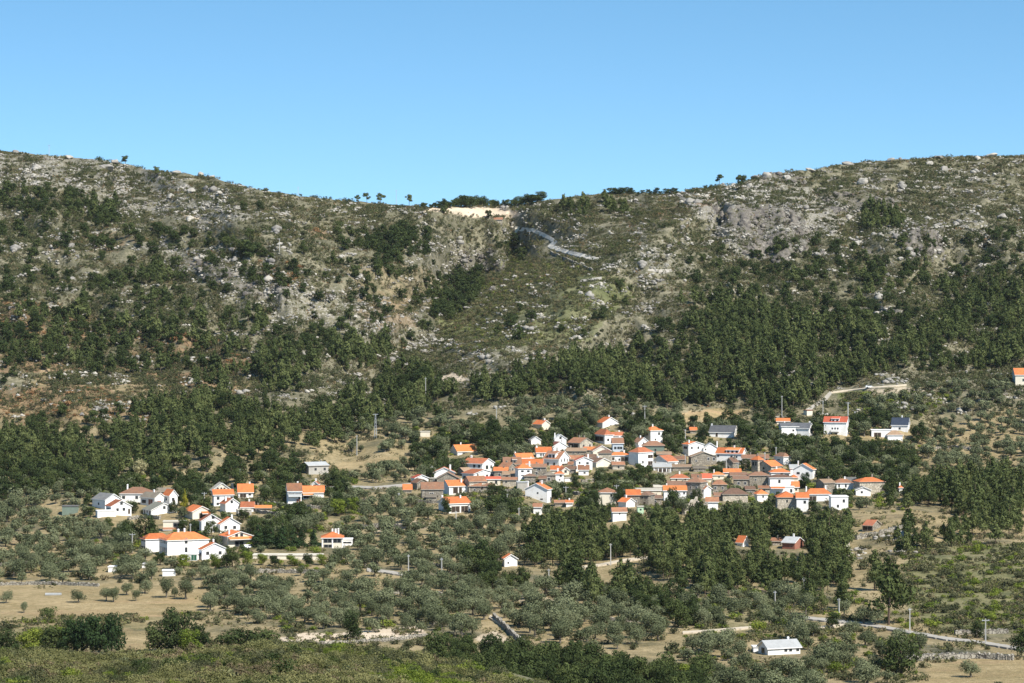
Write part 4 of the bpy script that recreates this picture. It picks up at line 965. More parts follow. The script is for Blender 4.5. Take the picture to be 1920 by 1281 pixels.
H('white house joined to the granite block at the south edge', 1495, 1495, 1517, 934, 26, 0, 'gx', 9, 'orange', 'white', win=[(.7, 4.0, 1, 1.2)], depth=8)
H('white house with a wide orange hipped roof at the south-east edge', 1510, 1512, 1558, 927, 15, 5, 'hip', 11, 'orange', 'white', win=[(.25, 1.6, 3.5, 2, DOOR_OR_SHADE)], side=[], chim=((-.45, .1), (.35, .1)))
H('flat-roofed white block at the south-east edge of the village', 1558, 1558, 1590, 932, 24, 0, 'flat', 1, 'white', 'white', win=[(.75, 3.6, .9, 1.3), (.4, 1.5, .9, 1.2)], depth=7)
H('small white house with orange roof left of the stepped white block', 1416, 1420, 1440, 927, 13, 10, 'hip', 9, 'orange', 'white', win=[(.55, 1.9, .7, .9)], side=[])
H('narrow orange-roofed house squeezed right of the stepped block', 1486, 1486, 1498, 913, 11, 0, 'gx', 9, 'orange', 'cream', win=[(.6, 1.4, .8, 1)])
H('little orange hipped roof under the eastern white gable house', 1483, 1483, 1496, 896, 8, 0, 'hip', 6, 'orange', 'cream', win=[], name='shed', cat='shed')
H('granite row house with brown roof and arched doorways', 1376, 1376, 1404, 899, 14, 0, 'gx', 5, 'oldbrown', 'stone', win=[(.35, 1.6, 1.1, 1.3), (.78, 1.6, 1.1, 1.3)])
H('large old granite house with brown hipped roof below the church', 1404, 1404, 1443, 892, 23, 0, 'hip', 7, 'old', 'stone', win=[(.8, 1.8, .9, 1.5), (.3, 3.6, .7, .9)])
H('tall granite house with brown pyramid roof in the lower village', 1287, 1313, 1328, 905, 30, -30, 'hip', 9, 'old', 'stone', win=[(.35, 4.6, .7, 1.2), (.4, 1.8, 1.2, 1.6), (.75, 4.6, .7, 1.2)], side=[(.5, 4.4, .9, 1)], chim=((.05, .1),))
H('granite house with worn red hipped roof right of the tall granite one', 1336, 1336, 1363, 909, 16, 0, 'hip', 9, 'terraold', 'stone', win=[(.2, 2.3, 1, 1), (.7, 2.3, 1, 1), (.3, .7, 1, .8)], chim=((-.48, -.2),))
H('cream house with red-brown hipped roof above the brown barn roof', 1258, 1258, 1292, 897, 10, 0, 'hip', 8, 'terra', 'cream', win=[(.3, 1.6, .6, 1.3), (.78, 1.8, .6, .6)], chim=((0, 0),))
H('low white house with a long bright orange roof in the lower village', 1245, 1245, 1287, 920, 19, 0, 'gx', 8, 'orange2', 'white', win=[(.9, 3.2, .7, 1), (.2, 2, .8, 1)], chim=((-.35, .2),))
H('dark brown barn roof above the long bright orange roof', 1252, 1252, 1287, 911, 6, 0, 'gx', 8, 'oldbrown', 'stone', win=[], name='barn', cat='barn')
H('orange-red roof behind the tall granite pyramid house', 1316, 1316, 1334, 897, 7, 0, 'gx', 8, 'red', 'cream', win=[])
H('old brown roof left of the orange-red roof', 1298, 1298, 1315, 896, 8, 0, 'gx', 6, 'old', 'stone', win=[])
H('orange hipped roof right of the orange-red roof', 1335, 1335, 1358, 891, 8, 0, 'hip', 6, 'orange2', 'cream', win=[(.6, 1, .6, .6)])
H('long orange roof with pale ridge left of the church', 1358, 1358, 1389, 886, 8, 0, 'gx', 6, 'orange', 'cream', win=[])
H('brown roof over granite walls left of the church forecourt', 1370, 1370, 1400, 892, 7, 0, 'gx', 5, 'oldbrown', 'stone', win=[])
H('small white house with worn roof against the tall granite house', 1310, 1320, 1335, 918, 16, -35, 'gx', 6, 'terraold', 'white', win=[], side=[])
H('collapsed brown roof over low granite walls in the lower village', 1355, 1355, 1402, 927, 15, 0, 'hip', 11, 'oldbrown', 'creamstone', win=[], name='ruin', cat='ruin')
H('small white house with worn orange roof above the near pines', 1325, 1325, 1347, 941, 15, 0, 'gx', 8, 'terraold', 'white', win=[])
H('tall pale house with worn hipped roof and a cypress at its wall', 1122, 1122, 1156, 924, 24, 0, 'hip', 9, 'terraold', 'cream', win=[(.75, 4.2, .8, 1)], depth=8)
H('granite house with orange roof in the lower village west part', 1175, 1175, 1200, 928, 21, 0, 'gx', 9, 'orange', 'stone', win=[(.7, 2, .8, 1)])
H('granite house with dark brown hipped roof beside the orange one', 1198, 1216, 1229, 929, 21, -25, 'hip', 7, 'oldbrown', 'stone', win=[(.4, 3.6, .9, .7), (.85, 3.6, .9, .7), (.6, 1.0, 1.0, 2.0, DOOR_OR_SHADE)], side=[(.5, 3.4, .7, 1)])
H('low granite outbuilding with pale roof behind the twin granite houses', 1188, 1188, 1240, 920, 9, 0, 'gx', 3, 'pale', 'cream', win=[])
H('tiny white gable house with orange roof below the twin granite houses', 1160, 1174, 1191, 942, 10, -45, 'gx', 7, 'orange', 'white', win=[], side=[])
H('small white house with worn orange roof standing low among trees', 1148, 1148, 1174, 960, 17, 0, 'gx', 7, 'terraold', 'white', win=[(.5, 2.8, .5, .5)], clear=.9)
H('pale green hut below the twin granite houses', 1195, 1195, 1207, 951, 13, 0, 'flat', 1, 'pale', 'palegreen', win=[(.5, 1.8, .7, .7)], name='hut', cat='hut', depth=4)
H('white flat canopy roof on posts left of the bright orange roof', 1227, 1227, 1247, 914, 9, 0, 'mono', 3, 'pale', 'greenwall', win=[(.5, 1, 3.5, 1.4, DOOR_OR_SHADE)], name='shelter', cat='shelter')
for (lab, a, b, ve, hp_, rf, ri, rm_, wm_) in [
    ('small granite lean-to left of the cream gable house', 1098, 1117, 858, 9, 'gx', 5, 'oldbrown', 'stone'), ('granite shed with mossy roof under the long brown hipped roof', 1232, 1258, 852, 8, 'gx', 4, 'oldtan', 'stone'),
    ('small brown-roofed barn above the tan-roofed building', 1262, 1286, 862, 9, 'gx', 6, 'old', 'stone'), ('roofless-looking grey hut below the granite barn', 1300, 1322, 878, 7, 'gx', 3, 'greybrown', 'stone'),
    ('small granite outhouse left of the orange and white small house', 1398, 1415, 918, 10, 'gx', 5, 'oldbrown', 'stone'), ('grey granite annex below the large old granite house', 1424, 1444, 916, 9, 'gx', 4, 'terraold', 'creamstone'),
    ('low granite stable right of the small worn-roofed white house', 1340, 1358, 930, 9, 'gx', 5, 'old', 'stone'), ('granite outbuilding below the low cream house', 905, 926, 912, 10, 'gx', 4, 'old', 'stone'),
    ('worn-roofed granite shed left of the low cream house', 880, 902, 912, 12, 'gx', 5, 'terraold', 'stone'), ('little brown-roofed store right of the small cream gable', 1062, 1080, 880, 9, 'gx', 5, 'oldbrown', 'stone'),
    ('granite store below the low orange porch house', 1148, 1170, 872, 9, 'gx', 5, 'terraold', 'creamstone'), ('granite pigsty at the village west end', 800, 818, 932, 8, 'gx', 4, 'greybrown', 'stone'),
    ('brown-roofed granite stable left of the bright orange long roof', 1216, 1240, 935, 11, 'gx', 5, 'oldbrown', 'stone'), ('pale granite store under the church forecourt', 1450, 1470, 902, 6, 'gx', 3, 'oldtan', 'creamstone'),
    ('small granite barn left of the narrow white tower house', 1012, 1024, 898, 10, 'gx', 4, 'old', 'stone'), ('grey stone cottage between dormered house and red-roofed gable', 1066, 1080, 872, 8, 'gx', 5, 'terraold', 'stone')]:
    H(lab, a, a, b, ve, hp_, 0, rf, ri, rm_, wm_, win=[(.5, 1.2, .8, .9)], name='outbuilding', cat='outbuilding', depth=6)
# --- east of the village
H('pale granite house with twin orange hipped roofs at the east end', 1604, 1612, 1660, 904, 22, 10, 'hip', 8, 'orange', 'creamstone', win=[], side=[], depth=9)
H('small white gable in front of the twin orange roofs', 1605, 1605, 1633, 919, 11, 0, 'gy', 6, 'grey', 'white', win=[(.4, 1.6, .9, .9)], depth=5)
H('granite cottage with tan roof between the gable house and the east end', 1533, 1545, 1566, 906, 14, 20, 'gx', 6, 'oldtan', 'stone', win=[(.2, 1.7, .9, 1)], side=[], chim=((.3, 0),))
H('white house with worn hipped roof and tall white chimney', 1564, 1564, 1600, 906, 12, 0, 'hip', 8, 'terraold', 'white', win=[(.25, 1.6, .7, 1.3), (.6, 1.6, .7, 1.3)], chim=((.1, 0),))
H('grey roof behind the tall white chimney', 1588, 1588, 1609, 901, 8, 0, 'gx', 5, 'grey', 'stone', win=[], name='shed', cat='shed')
H('white masonry pillar with an orange cap at the east end', 1686, 1686, 1692, 915, 10, 0, 'hip', 5, 'orange', 'white', win=[], depth=2.5, name='pillar', cat='pillar', clear=1.0)
H('tall white house with red dormered roof on the upper east slope', 1546, 1587, 1594, 792, 26, -15, 'gx', 10, 'red', 'white', win=[(.38, 3.4, .8, 1.4), (.5, 3.4, .8, 1.4), (.62, 3.4, .8, 1.4), (.45, 1.0, 3.2, 1, DOOR_OR_SHADE)], side=[(.5, 3.4, 1, 1.6), (.5, 1, 1, 1.4)], extra=[('dormer', .33, .68, 'red'), ('balcony', .32, .68, .34)], clear=.85)
H('left half of the white slate-roofed pair', 1464, 1464, 1496, 800, 18, 0, 'gx', 6, 'slate', 'white', win=[(.7, 2.8, .9, .9)], depth=8)
H('right half of the white slate-roofed pair', 1496, 1517, 1526, 803, 16, -25, 'gx', 9, 'slate', 'white', win=[], side=W2((.5, 2.6)), chim=((.35, .1),))
H('white house with a dark blue roof on the upper east slope', 1673, 1702, 1709, 797, 14, -15, 'gx', 13, 'darkblue', 'white', win=[(.5, 1.9, 1, 1.0)], side=[], clear=.9)
H('white flat-roofed carport below the dark blue roof', 1634, 1634, 1672, 807, 13, 0, 'flat', 1, 'white', 'white', win=[(.3, 1.2, 3.6, 2.2, DOOR_OR_SHADE)], depth=6, name='carport', cat='carport')
H('small white house with tan hipped roof below the dark blue roof', 1664, 1664, 1692, 816, 10, 0, 'hip', 9, 'oldtan', 'white', win=[], depth=6)
H('little orange roof beside the tall pole on the upper slope', 1457, 1457, 1481, 790, 6, 0, 'gx', 5, 'orange', 'cream', win=[], name='shed', cat='shed')
H('cream roadside hut by the concrete road', 1509, 1513, 1524, 770, 10, 20, 'flat', 1, 'terra', 'cream', win=[], side=[], name='hut', cat='hut')
H('long white house with dark slate roof and white parapet lines', 1331, 1376, 1386, 811, 9, -15, 'gx', 12, 'slate', 'white', win=[(.3, 1.1, 1.0, 1.9, DOOR_OR_SHADE)], side=[], chim=((-.48, 0),), clear=1.0)
H('orange-roofed cream house cut off by the right edge', 1904, 1904, 1948, 703, 19, 0, 'gx', 12, 'orange', 'cream', win=[(.35, 2.6, 1.2, 1.4)])
H('small orange roof left of the slate-roofed long house', 1294, 1294, 1306, 807, 6, 0, 'gx', 5, 'orange', 'stone', win=[], name='shed', cat='shed')
H('rusty-roofed stone shack with a dark open front', 1620, 1635, 1656, 986, 10, -30, 'gx', 9, 'rust', 'stone', win=[(.5, 1.1, 4.4, 2.2, DOOR_OR_SHADE)], side=[], name='shack', cat='shack', clear=1.0)
H('orange-roofed cabin deep in the near pine belt', 1382, 1393, 1403, 1017, 8, -35, 'gx', 11, 'orange', 'white', win=[], side=[], name='cabin', cat='cabin', clear=1.0)
H('low orange roof left of the grey roof in the pine belt', 1446, 1446, 1470, 1015, 8, 0, 'gx', 5, 'terraold', 'stone', win=[], name='shed', cat='shed', clear=1.0)
H('grey-roofed brick barn in the near pine belt', 1468, 1490, 1510, 1018, 12, -30, 'gx', 9, 'lightgrey', 'redwall', win=[], side=[], name='barn', cat='barn', clear=.9)
H('small white house with orange roof between pines and olive grove', 943, 946, 970, 1048, 15, 10, 'gy', 8, 'orange', 'white', win=[(.3, 1.4, .6, .6)], side=[], clear=1.0)
H('white farmhouse with pale grey roof alone at the lower right', 1425, 1440, 1503, 1216, 13, 22, 'gx', 12, 'lightgrey', 'white', win=[(.55, 1.2, .9, .9), (.7, 1.2, .9, .9), (.92, 1.2, .9, .9)], side=[(.5, 1.0, 2, 1.6)], chim=((.3, .1),), name='farmhouse', cat='house', clear=1.0)
H('small white annex left of the lone farmhouse', 1412, 1412, 1425, 1214, 9, 0, 'flat', 1, 'white', 'white', win=[], depth=3, name='annex', cat='shed')
H('tiny hut with faded red roof below the sandy saddle field', 927, 927, 942, 412, 6, 0, 'gx', 4, 'terraold', 'creamstone', win=[], name='hut', cat='hut')
H('tiny white roadside building at the top of the winding road', 966, 966, 979, 426, 6, 0, 'flat', 1, 'pale', 'cream', win=[], name='hut', cat='hut')
H('small pale flat shed on the slope above the brown field', 788, 788, 806, 810, 9, 0, 'flat', 1, 'pale', 'cream', win=[], name='shed', cat='shed', depth=4)
H('tiny white shed among the western olives', 203, 203, 217, 1064, 9, 0, 'flat', 1, 'white', 'white', win=[], name='shed', cat='shed', depth=4)
H('low white water tank among the olives below the school', 304, 304, 328, 1071, 9, 0, 'flat', 1, 'white', 'white', win=[], name='water_tank', cat='tank', depth=4, clear=1.0)
H('tiny white pump hut left of the low water tank', 266, 266, 274, 1057, 8, 0, 'mono', 1, 'grey', 'white', win=[], name='hut', cat='hut', depth=2.5, clear=1.0)

# ------------------------------------------------------------------ utility poles, mast, car
def pole_mesh(arm):
    V, Fc = [], []
    def pr(x0, y0, x1, y1, z0, z1, k=1.0):
        n = len(V)
        cx, cy = (x0 + x1) / 2, (y0 + y1) / 2
        for (z, f) in ((z0, 1.0), (z1, k)):
            V.extend([(cx + (x - cx) * f, cy + (y - cy) * f, z) for x, y in ((x0, y0), (x1, y0), (x1, y1), (x0, y1))])
        Fc.extend([(n, n+1, n+5, n+4), (n+1, n+2, n+6, n+5), (n+2, n+3, n+7, n+6), (n+3, n, n+4, n+7), (n+4, n+5, n+6, n+7)])
    pr(-.19, -.19, .19, .19, -.04, 1, .62)
    return V, Fc, pr
def pole(u, vt, vb, label, arm=False, thick=1.0):
    p = at(u, vb); s = px(u, vb); h = (vb - vt) / s
    e = empty('utility_pole', p); tag(e, label, 'pole', 'concrete utility poles')
    V, Fc, pr = pole_mesh(arm)
    mesh_obj('shaft', POLE_ME, e, (0, 0, 0), (0, 0, random.uniform(0, 1.5)), (thick, thick, h))
    mesh_obj('crossarm', ARM_ME, e, (0, 0, h - .5), (0, 0, random.uniform(-.5, .5)), (1.0 if arm else .45, 1, 1))
_V, _F, _ = pole_mesh(False)
POLE_ME = pymesh('pole_shaft', _V, _F, [M['pole']])
ARM_ME = pymesh('pole_crossarm', [(-1.1, -.08, -.08), (1.1, -.08, -.08), (1.1, .08, -.08), (-1.1, .08, -.08), (-1.1, -.08, .08), (1.1, -.08, .08), (1.1, .08, .08), (-1.1, .08, .08)]
                + [(x + dx, dy, z) for x in (-.95, 0, .95) for z in (.08, .32) for dx, dy in ((-.06, -.06), (.06, -.06), (.06, .06), (-.06, .06))],
                [(3, 2, 1, 0), (4, 5, 6, 7), (0, 1, 5, 4), (1, 2, 6, 5), (2, 3, 7, 6), (3, 0, 4, 7)]
                + [f for k in range(3) for n in (8 + 8 * k,) for f in ((n, n+1, n+5, n+4), (n+1, n+2, n+6, n+5), (n+2, n+3, n+7, n+6), (n+3, n, n+4, n+7), (n+4, n+5, n+6, n+7))], [M['metal']])
for a in [
    (798, 708, 748, 'tall pale pole standing in the pines above the gully mouth'), (931, 764, 797, 'pale pole among bushes above the isolated orange roof'),
    (669, 816, 854, 'pole beside the brown field'), (1209, 760, 802, 'tall pole behind the two-storey house at the village top', True),
    (1466, 742, 786, 'tall pole beside the little orange roof on the upper slope'), (1590, 754, 800, 'thick pole at the corner of the tall dormered white house', True, 1.6),
    (1603, 771, 797, 'short pole right of the tall dormered white house'), (1543, 752, 776, 'pole beside the concrete road'),
    (766, 1040, 1080, 'tall pole at the end of the grey grove lane'), (828, 1046, 1086, 'pole right of the grove lane in the olives'),
    (1029, 1067, 1092, 'short pole in front of the near pine belt'), (1104, 1074, 1105, 'pole under the sandy track'),
    (1182, 1080, 1121, 'pole in the bushes below the sandy track', True), (1145, 1019, 1060, 'pole beside the sandy track'),
    (1350, 1095, 1128, 'pole at the foot of the near pine belt'), (1453, 1108, 1138, 'pole right of the pine belt foot'),
    (1507, 1083, 1106, 'pole half hidden by young pines'), (1573, 1122, 1158, 'pole beside the country road before the big pine'),
    (1706, 1140, 1188, 'pole right of the big pine by the country road'), (1848, 1160, 1208, 'rightmost pole on the country road', True),
    (383, 923, 954, 'pole with crossarm in the middle of the west hamlet', True), (450, 879, 912, 'tall pole behind the orange-roofed porch house'),
    (357, 982, 1006, 'pole in front of the tall white gable in the hamlet'), (248, 1000, 1036, 'pole left of the school', True),
    (646, 1020, 1040, 'pole right of the orange pavilion'), (574, 960, 986, 'pole behind the dark conifers'),
    (919, 931, 950, 'short thick pole below the village west part', False, 1.5), (951, 925, 947, 'pole left of the large white gable house'),
    (973, 952, 972, 'pole below the large white gable house'), (1047, 953, 968, 'short pole above the near pines'),
    (1061, 912, 938, 'pole with crossarm right of the large white gable house', True), (1156, 909, 934, 'pole with crossarm behind the tall pale house', True),
    (1170, 914, 937, 'slim pole right of the tall pale house'), (1362, 860, 884, 'pole in front of the small granite gable'),
    (1384, 868, 888, 'thick pole left of the church', True, 1.4), (810, 874, 893, 'pole behind the granite roofs at the village west end'),
    (748, 924, 946, 'pole left of the village west end'), (855, 958, 985, 'pole in front of the isolated wide orange roof'),
    (1009, 868, 890, 'slim pole in the village centre'), (1131, 838, 862, 'pole before the dark brown hipped roof', True),
    (1285, 852, 874, 'old wooden-looking pole beside the granite barn'), (1434, 848, 868, 'pole behind the bell tower'),
    (1455, 838, 862, 'pole left of the brown-roofed white house'), (1299, 888, 900, 'short pole by the old brown roof'), (1285, 805, 838, 'pole behind the paired-window white house'),
    (524, 447, 472, 'lone pole high on the left rocky slope'), (993, 433, 452, 'pole on the bend of the saddle road'),
    (92, 271, 292, 'thin mast on the left skyline', True, .7), (559, 349, 366, 'thin mast on the skyline left of the saddle', False, .7),
    (743, 356, 386, 'slim pole on the saddle skyline', False, .6), (1644, 768, 788, 'thin pole in the far right olives'),
]: pole(*a)

def pylon(u, vt, vb, label):
    p = at(u, vb); h = (vb - vt) / px(u, vb)
    e = empty('lattice_pylon', p); tag(e, label, 'pylon')
    V, Fc = [], []
    def bar(a, b, w=.06):
        a, b = Vector(a), Vector(b); d = (b - a).normalized()
        n1 = d.orthogonal().normalized() * w; n2 = d.cross(n1).normalized() * w
        n = len(V)
        V.extend([tuple(q + s1 * n1 + s2 * n2) for q in (a, b) for s1, s2 in ((-1, -1), (1, -1), (1, 1), (-1, 1))])
        Fc.extend([(n, n+1, n+5, n+4), (n+1, n+2, n+6, n+5), (n+2, n+3, n+7, n+6), (n+3, n, n+4, n+7)])
    W = lambda z: .6 - .45 * z / h
    cs = ((-1, -1), (1, -1), (1, 1), (-1, 1))
    for cx, cy in cs: bar((cx * W(0), cy * W(0), -.3), (cx * W(h), cy * W(h), h))
    n = 7
    for k in range(n):
        z0, z1 = h * k / n, h * (k + 1) / n
        for i in range(4):
            a, b = cs[i], cs[(i + 1) % 4]
            bar((a[0] * W(z0), a[1] * W(z0), z0), (b[0] * W(z1), b[1] * W(z1), z1), .035)
    mesh_obj('lattice', pymesh('lattice', V, Fc, [M['metal']]), e)
    V, Fc = [], []
    bar((-1.3, 0, h - .3), (1.3, 0, h - .3), .09)
    mesh_obj('crossarm', pymesh('crossarm', V, Fc, [M['metal']]), e)
pylon(704, 776, 822, 'grey lattice power pylon at the edge of the pine belt')

def car(u, v, rz, label):
    p = at(u, v)
    e = empty('parked_car', (p.x, p.y, p.z + .1), rz); tag(e, label, 'car')
    prof = [(-2.1, .35), (2.1, .35), (2.15, .75), (1.2, .9), (.6, 1.42), (-1.3, 1.45), (-2.0, .95), (-2.15, .7)]
    V = [(x, -.82, z) for x, z in prof] + [(x, .82, z) for x, z in prof]; n = len(prof)
    Fc = [tuple(range(n)), tuple(range(2 * n - 1, n - 1, -1))] + [(i, i + n, (i + 1) % n + n, (i + 1) % n) for i in range(n)]
    mesh_obj('body', pymesh('body', V, Fc, [M['carwhite']]), e)
    g = [(1.0, .95), (.5, 1.36), (-1.2, 1.38), (-1.65, .98)]
    V = [(x, -.835, z) for x, z in g] + [(x, .835, z) for x, z in g]
    mesh_obj('side_glass', pymesh('side_glass', V, [(0, 1, 2, 3), (7, 6, 5, 4)], [M['glass']]), e)
    for x in (-1.3, 1.3):
        for y in (-.78, .78):
            V = [(x, y - .1, .33), (x, y + .1, .33)] + [(x + .34 * math.cos(k * math.pi / 5), y + d, .33 + .34 * math.sin(k * math.pi / 5)) for d in (-.1, .1) for k in range(10)]
            Fc = [(0, 2 + (k + 1) % 10, 2 + k) for k in range(10)] + [(1, 12 + k, 12 + (k + 1) % 10) for k in range(10)] + [(2 + k, 2 + (k + 1) % 10, 12 + (k + 1) % 10, 12 + k) for k in range(10)]
            mesh_obj('wheel', pymesh('wheel', V, Fc, [M['tyre']]), e)
car(1630, 728, .1, 'white car parked on the dirt track above the green terrace')
car(466, 1029, 1.1, 'pale car parked beside the cream house with the canopy')
HRECTS += [(1620, 1640, 718, 729, 1400), (458, 474, 1018, 1030, 1000)]
# ------------------------------------------------------------------ plants: shapes
def leafcloud(r, lobes, n, size, bias=0.72, aspect=0.62):
    L = np.array(lobes, dtype=float)
    w = (L[:, 3] * L[:, 4] + L[:, 3] * L[:, 5]); w /= w.sum()
    k = r.choice(len(L), n, p=w)
    d = r.normal(size=(n, 3)); d /= np.linalg.norm(d, axis=1, keepdims=True)
    rad = 1.0 - 0.42 * r.random(n) ** 2.2
    rad *= 1 + 0.10 * r.normal(size=n).clip(-1.5, 1.5)
    c = L[k, :3] + d * L[k, 3:6] * rad[:, None]
    nr = d * bias + r.normal(size=(n, 3)) * (1 - bias)
    nr /= np.linalg.norm(nr, axis=1, keepdims=True)
    ref = r.normal(size=(n, 3))
    t1 = np.cross(nr, ref); t1 /= np.linalg.norm(t1, axis=1, keepdims=True) + 1e-9
    t2 = np.cross(nr, t1)
    s = size * (0.55 + 0.9 * r.random(n))[:, None]
    a, b = t1 * s, t2 * s * aspect
    V = np.stack([c - a, c + b * 0.9, c + a, c - b * 0.9], 1).reshape(-1, 3)
    Q = np.arange(4 * n).reshape(n, 4)
    return V, Q

def tube(path, radii, sides=6):
    V, Q = [], []
    for i, (p, rd) in enumerate(zip(path, radii)):
        for k in range(sides):
            a = 2 * math.pi * k / sides
            V.append((p[0] + rd * math.cos(a), p[1] + rd * math.sin(a), p[2]))
    for i in range(len(path) - 1):
        for k in range(sides):
            j = (k + 1) % sides
            Q.append((i * sides + k, i * sides + j, (i + 1) * sides + j, (i + 1) * sides + k))
    return np.array(V, dtype=float), np.array(Q)

def trunk_parts(r, H, top, rad, branches, spread, lean=0.05):
    b = (r.uniform(-lean, lean) * H, r.uniform(-lean, lean) * H)
    Vs, Qs, off = [], [], 0
    def add(VQ):
        nonlocal off
        V, Q = VQ; Vs.append(V); Qs.append(Q + off); off += len(V)
    path = [(0, 0, -0.6), (b[0] * .3, b[1] * .3, top * .35), (b[0] * .6, b[1] * .6, top * .7), (b[0], b[1], top)]
    add(tube(path, [rad * 1.25, rad, rad * .8, rad * .45]))
    for i in range(branches):
        a = 2 * math.pi * (i + r.random()) / branches; z0 = top * r.uniform(.45, .8); k = z0 / top
        p0 = (b[0] * k, b[1] * k, z0); L = spread * r.uniform(.6, 1.0)
        p1 = (p0[0] + math.cos(a) * L * .5, p0[1] + math.sin(a) * L * .5, z0 + L * .45); p2 = (p0[0] + math.cos(a) * L, p0[1] + math.sin(a) * L, z0 + L * .75)
        add(tube([p0, p1, p2], [rad * .5, rad * .33, rad * .14], 5))
    return np.concatenate(Vs), np.concatenate(Qs)

def lobes_for(kind, r):
    """unit-height crowns as clusters of uneven lobes"""
    L = []
    if kind == 'pine':
        n = r.integers(13, 18)
        for i in range(n):
            t = i / (n - 1); z = .30 + .64 * t
            R = .25 * (1 - t) ** .75 + .045
            a = r.uniform(0, 6.28); d = R * r.uniform(.25, .95)
            s = (.12 * (1 - t) + .055) * r.uniform(.75, 1.25)
            L.append((math.cos(a) * d, math.sin(a) * d, z, s * 1.15, s * 1.15, s * .75))
        L.append((0, 0, .62, .13, .13, .26))
    elif kind == 'umbrella':
        for i in range(13):
            a = r.uniform(0, 6.28); d = r.uniform(.05, .34); z = r.uniform(.42, .88)
            s = r.uniform(.1, .19)
            L.append((math.cos(a) * d, math.sin(a) * d, z, s, s, s * .62))
    elif kind == 'olive':
        n = r.integers(9, 13)
        for i in range(n):
            a = 6.28 * i / n + r.uniform(-.5, .5); d = r.uniform(.12, .36); z = r.uniform(.38, .80) - .25 * max(0, d - .26)
            s = r.uniform(.15, .25)
            L.append((math.cos(a) * d, math.sin(a) * d, z, s, s, s * .95))
        L.append((0, 0, .60, .30, .30, .32))
    elif kind == 'oak':
        n = r.integers(19, 25)
        for i in range(n):
            z = r.uniform(.18, .88); R = .34 * math.sqrt(max(.05, 1 - ((z - .48) / .52) ** 2))
            a = r.uniform(0, 6.28); d = R * r.uniform(.55, 1.0); s = r.uniform(.11, .2)
            L.append((math.cos(a) * d, math.sin(a) * d, z, s, s, s * .85))
        L.append((0, 0, .5, .22, .22, .3))
    elif kind == 'conifer':
        for i in range(14):
            t = i / 13; z = .07 + .86 * t; R = .24 * (1 - t) + .02
            a = r.uniform(0, 6.28); d = R * .45
            L.append((math.cos(a) * d, math.sin(a) * d, z, R * .75, R * .75, .1))
    elif kind == 'cypress':
        for i in range(8):
            t = i / 7; L.append((0, 0, .06 + .86 * t, .085 * (1 - t) + .02, .085 * (1 - t) + .02, .12))
    elif kind == 'bush':
        n = r.integers(5, 8)
        for i in range(n):
            a = r.uniform(0, 6.28); d = r.uniform(.1, .42); s = r.uniform(.24, .38); z = r.uniform(.25, .6)
            L.append((math.cos(a) * d, math.sin(a) * d, z, s, s, s * .85))
        L.append((0, 0, .42, .4, .4, .42))
    return L

SPEC = {  # kind: (trunk top, trunk radius, branches, spread, leaf size at H=1, bark)
    'pine': (.93, .016, 5, .2, .048, 'bark'), 'umbrella': (.8, .02, 6, .25, .05, 'bark'), 'olive': (.5, .045, 4, .32, .050, 'barkgrey'),
    'oak': (.62, .026, 5, .28, .050, 'bark'), 'conifer': (.9, .02, 0, 0, .042, 'bark'), 'cypress': (.8, .015, 0, 0, .035, 'bark'), 'bush': (.4, .03, 3, .3, .085, 'bark')}
NSTUFF = {'pine': 520, 'umbrella': 520, 'olive': 640, 'oak': 700, 'conifer': 500, 'cypress': 250, 'bush': 200}

def make_tree(kind, leaf, seed, detail=1.0):
    """returns (trunk mesh, crown mesh, joined mesh), all one metre tall"""
    r = np.random.default_rng(seed)
    top, rad, br, sp, ls, bark = SPEC[kind]
    n = int(NSTUFF[kind] * detail); ls = ls / math.sqrt(detail) * 1.12
    lobes = lobes_for(kind, r)
    tv, tq = trunk_parts(r, 1.0, top, rad, br, sp, .0 if kind in ('conifer', 'cypress') else .05)
    tv[:, 2] = np.where(tv[:, 2] < 0, -0.06, tv[:, 2])
    cv, cq = leafcloud(r, lobes, n, ls)
    cv[:, 2] = np.maximum(cv[:, 2], .01)
    tm = quadmesh('trunk', tv, tq, [M[bark]])
    cm = quadmesh('crown', cv, cq, [M[leaf]])
    jm = quadmesh(kind + '_tree', np.concatenate([tv, cv]), np.concatenate([tq, cq + len(tv)]), [M[bark], M[leaf]], [0] * len(tq) + [1] * len(cq))
    return tm, cm, jm

FINE, COARSE = {}, {}
def variants(kind, leaf, nf=4, nc=5, df=3.2):
    FINE[(kind, leaf)] = [make_tree(kind, leaf, hash_seed(kind, leaf, i), df) for i in range(nf)]
    COARSE[(kind, leaf)] = [make_tree(kind, leaf, hash_seed(kind, leaf, 50 + i), 1.0) for i in range(nc)]
def hash_seed(*a): return sum((i + 1) * sum(ord(c) * (j + 1) for j, c in enumerate(str(x))) for i, x in enumerate(a)) % 100003
for k, l in (('pine', 'pine'), ('olive', 'olive'), ('oak', 'oak'), ('oak', 'lime'), ('bush', 'scrub'), ('bush', 'lime'), ('bush', 'rustleaf')): variants(k, l)
for k, l in (('umbrella', 'pine'), ('conifer', 'conifer'), ('conifer', 'gold'), ('cypress', 'conifer'), ('oak', 'blossom'), ('bush', 'oak')): variants(k, l, 3, 2)

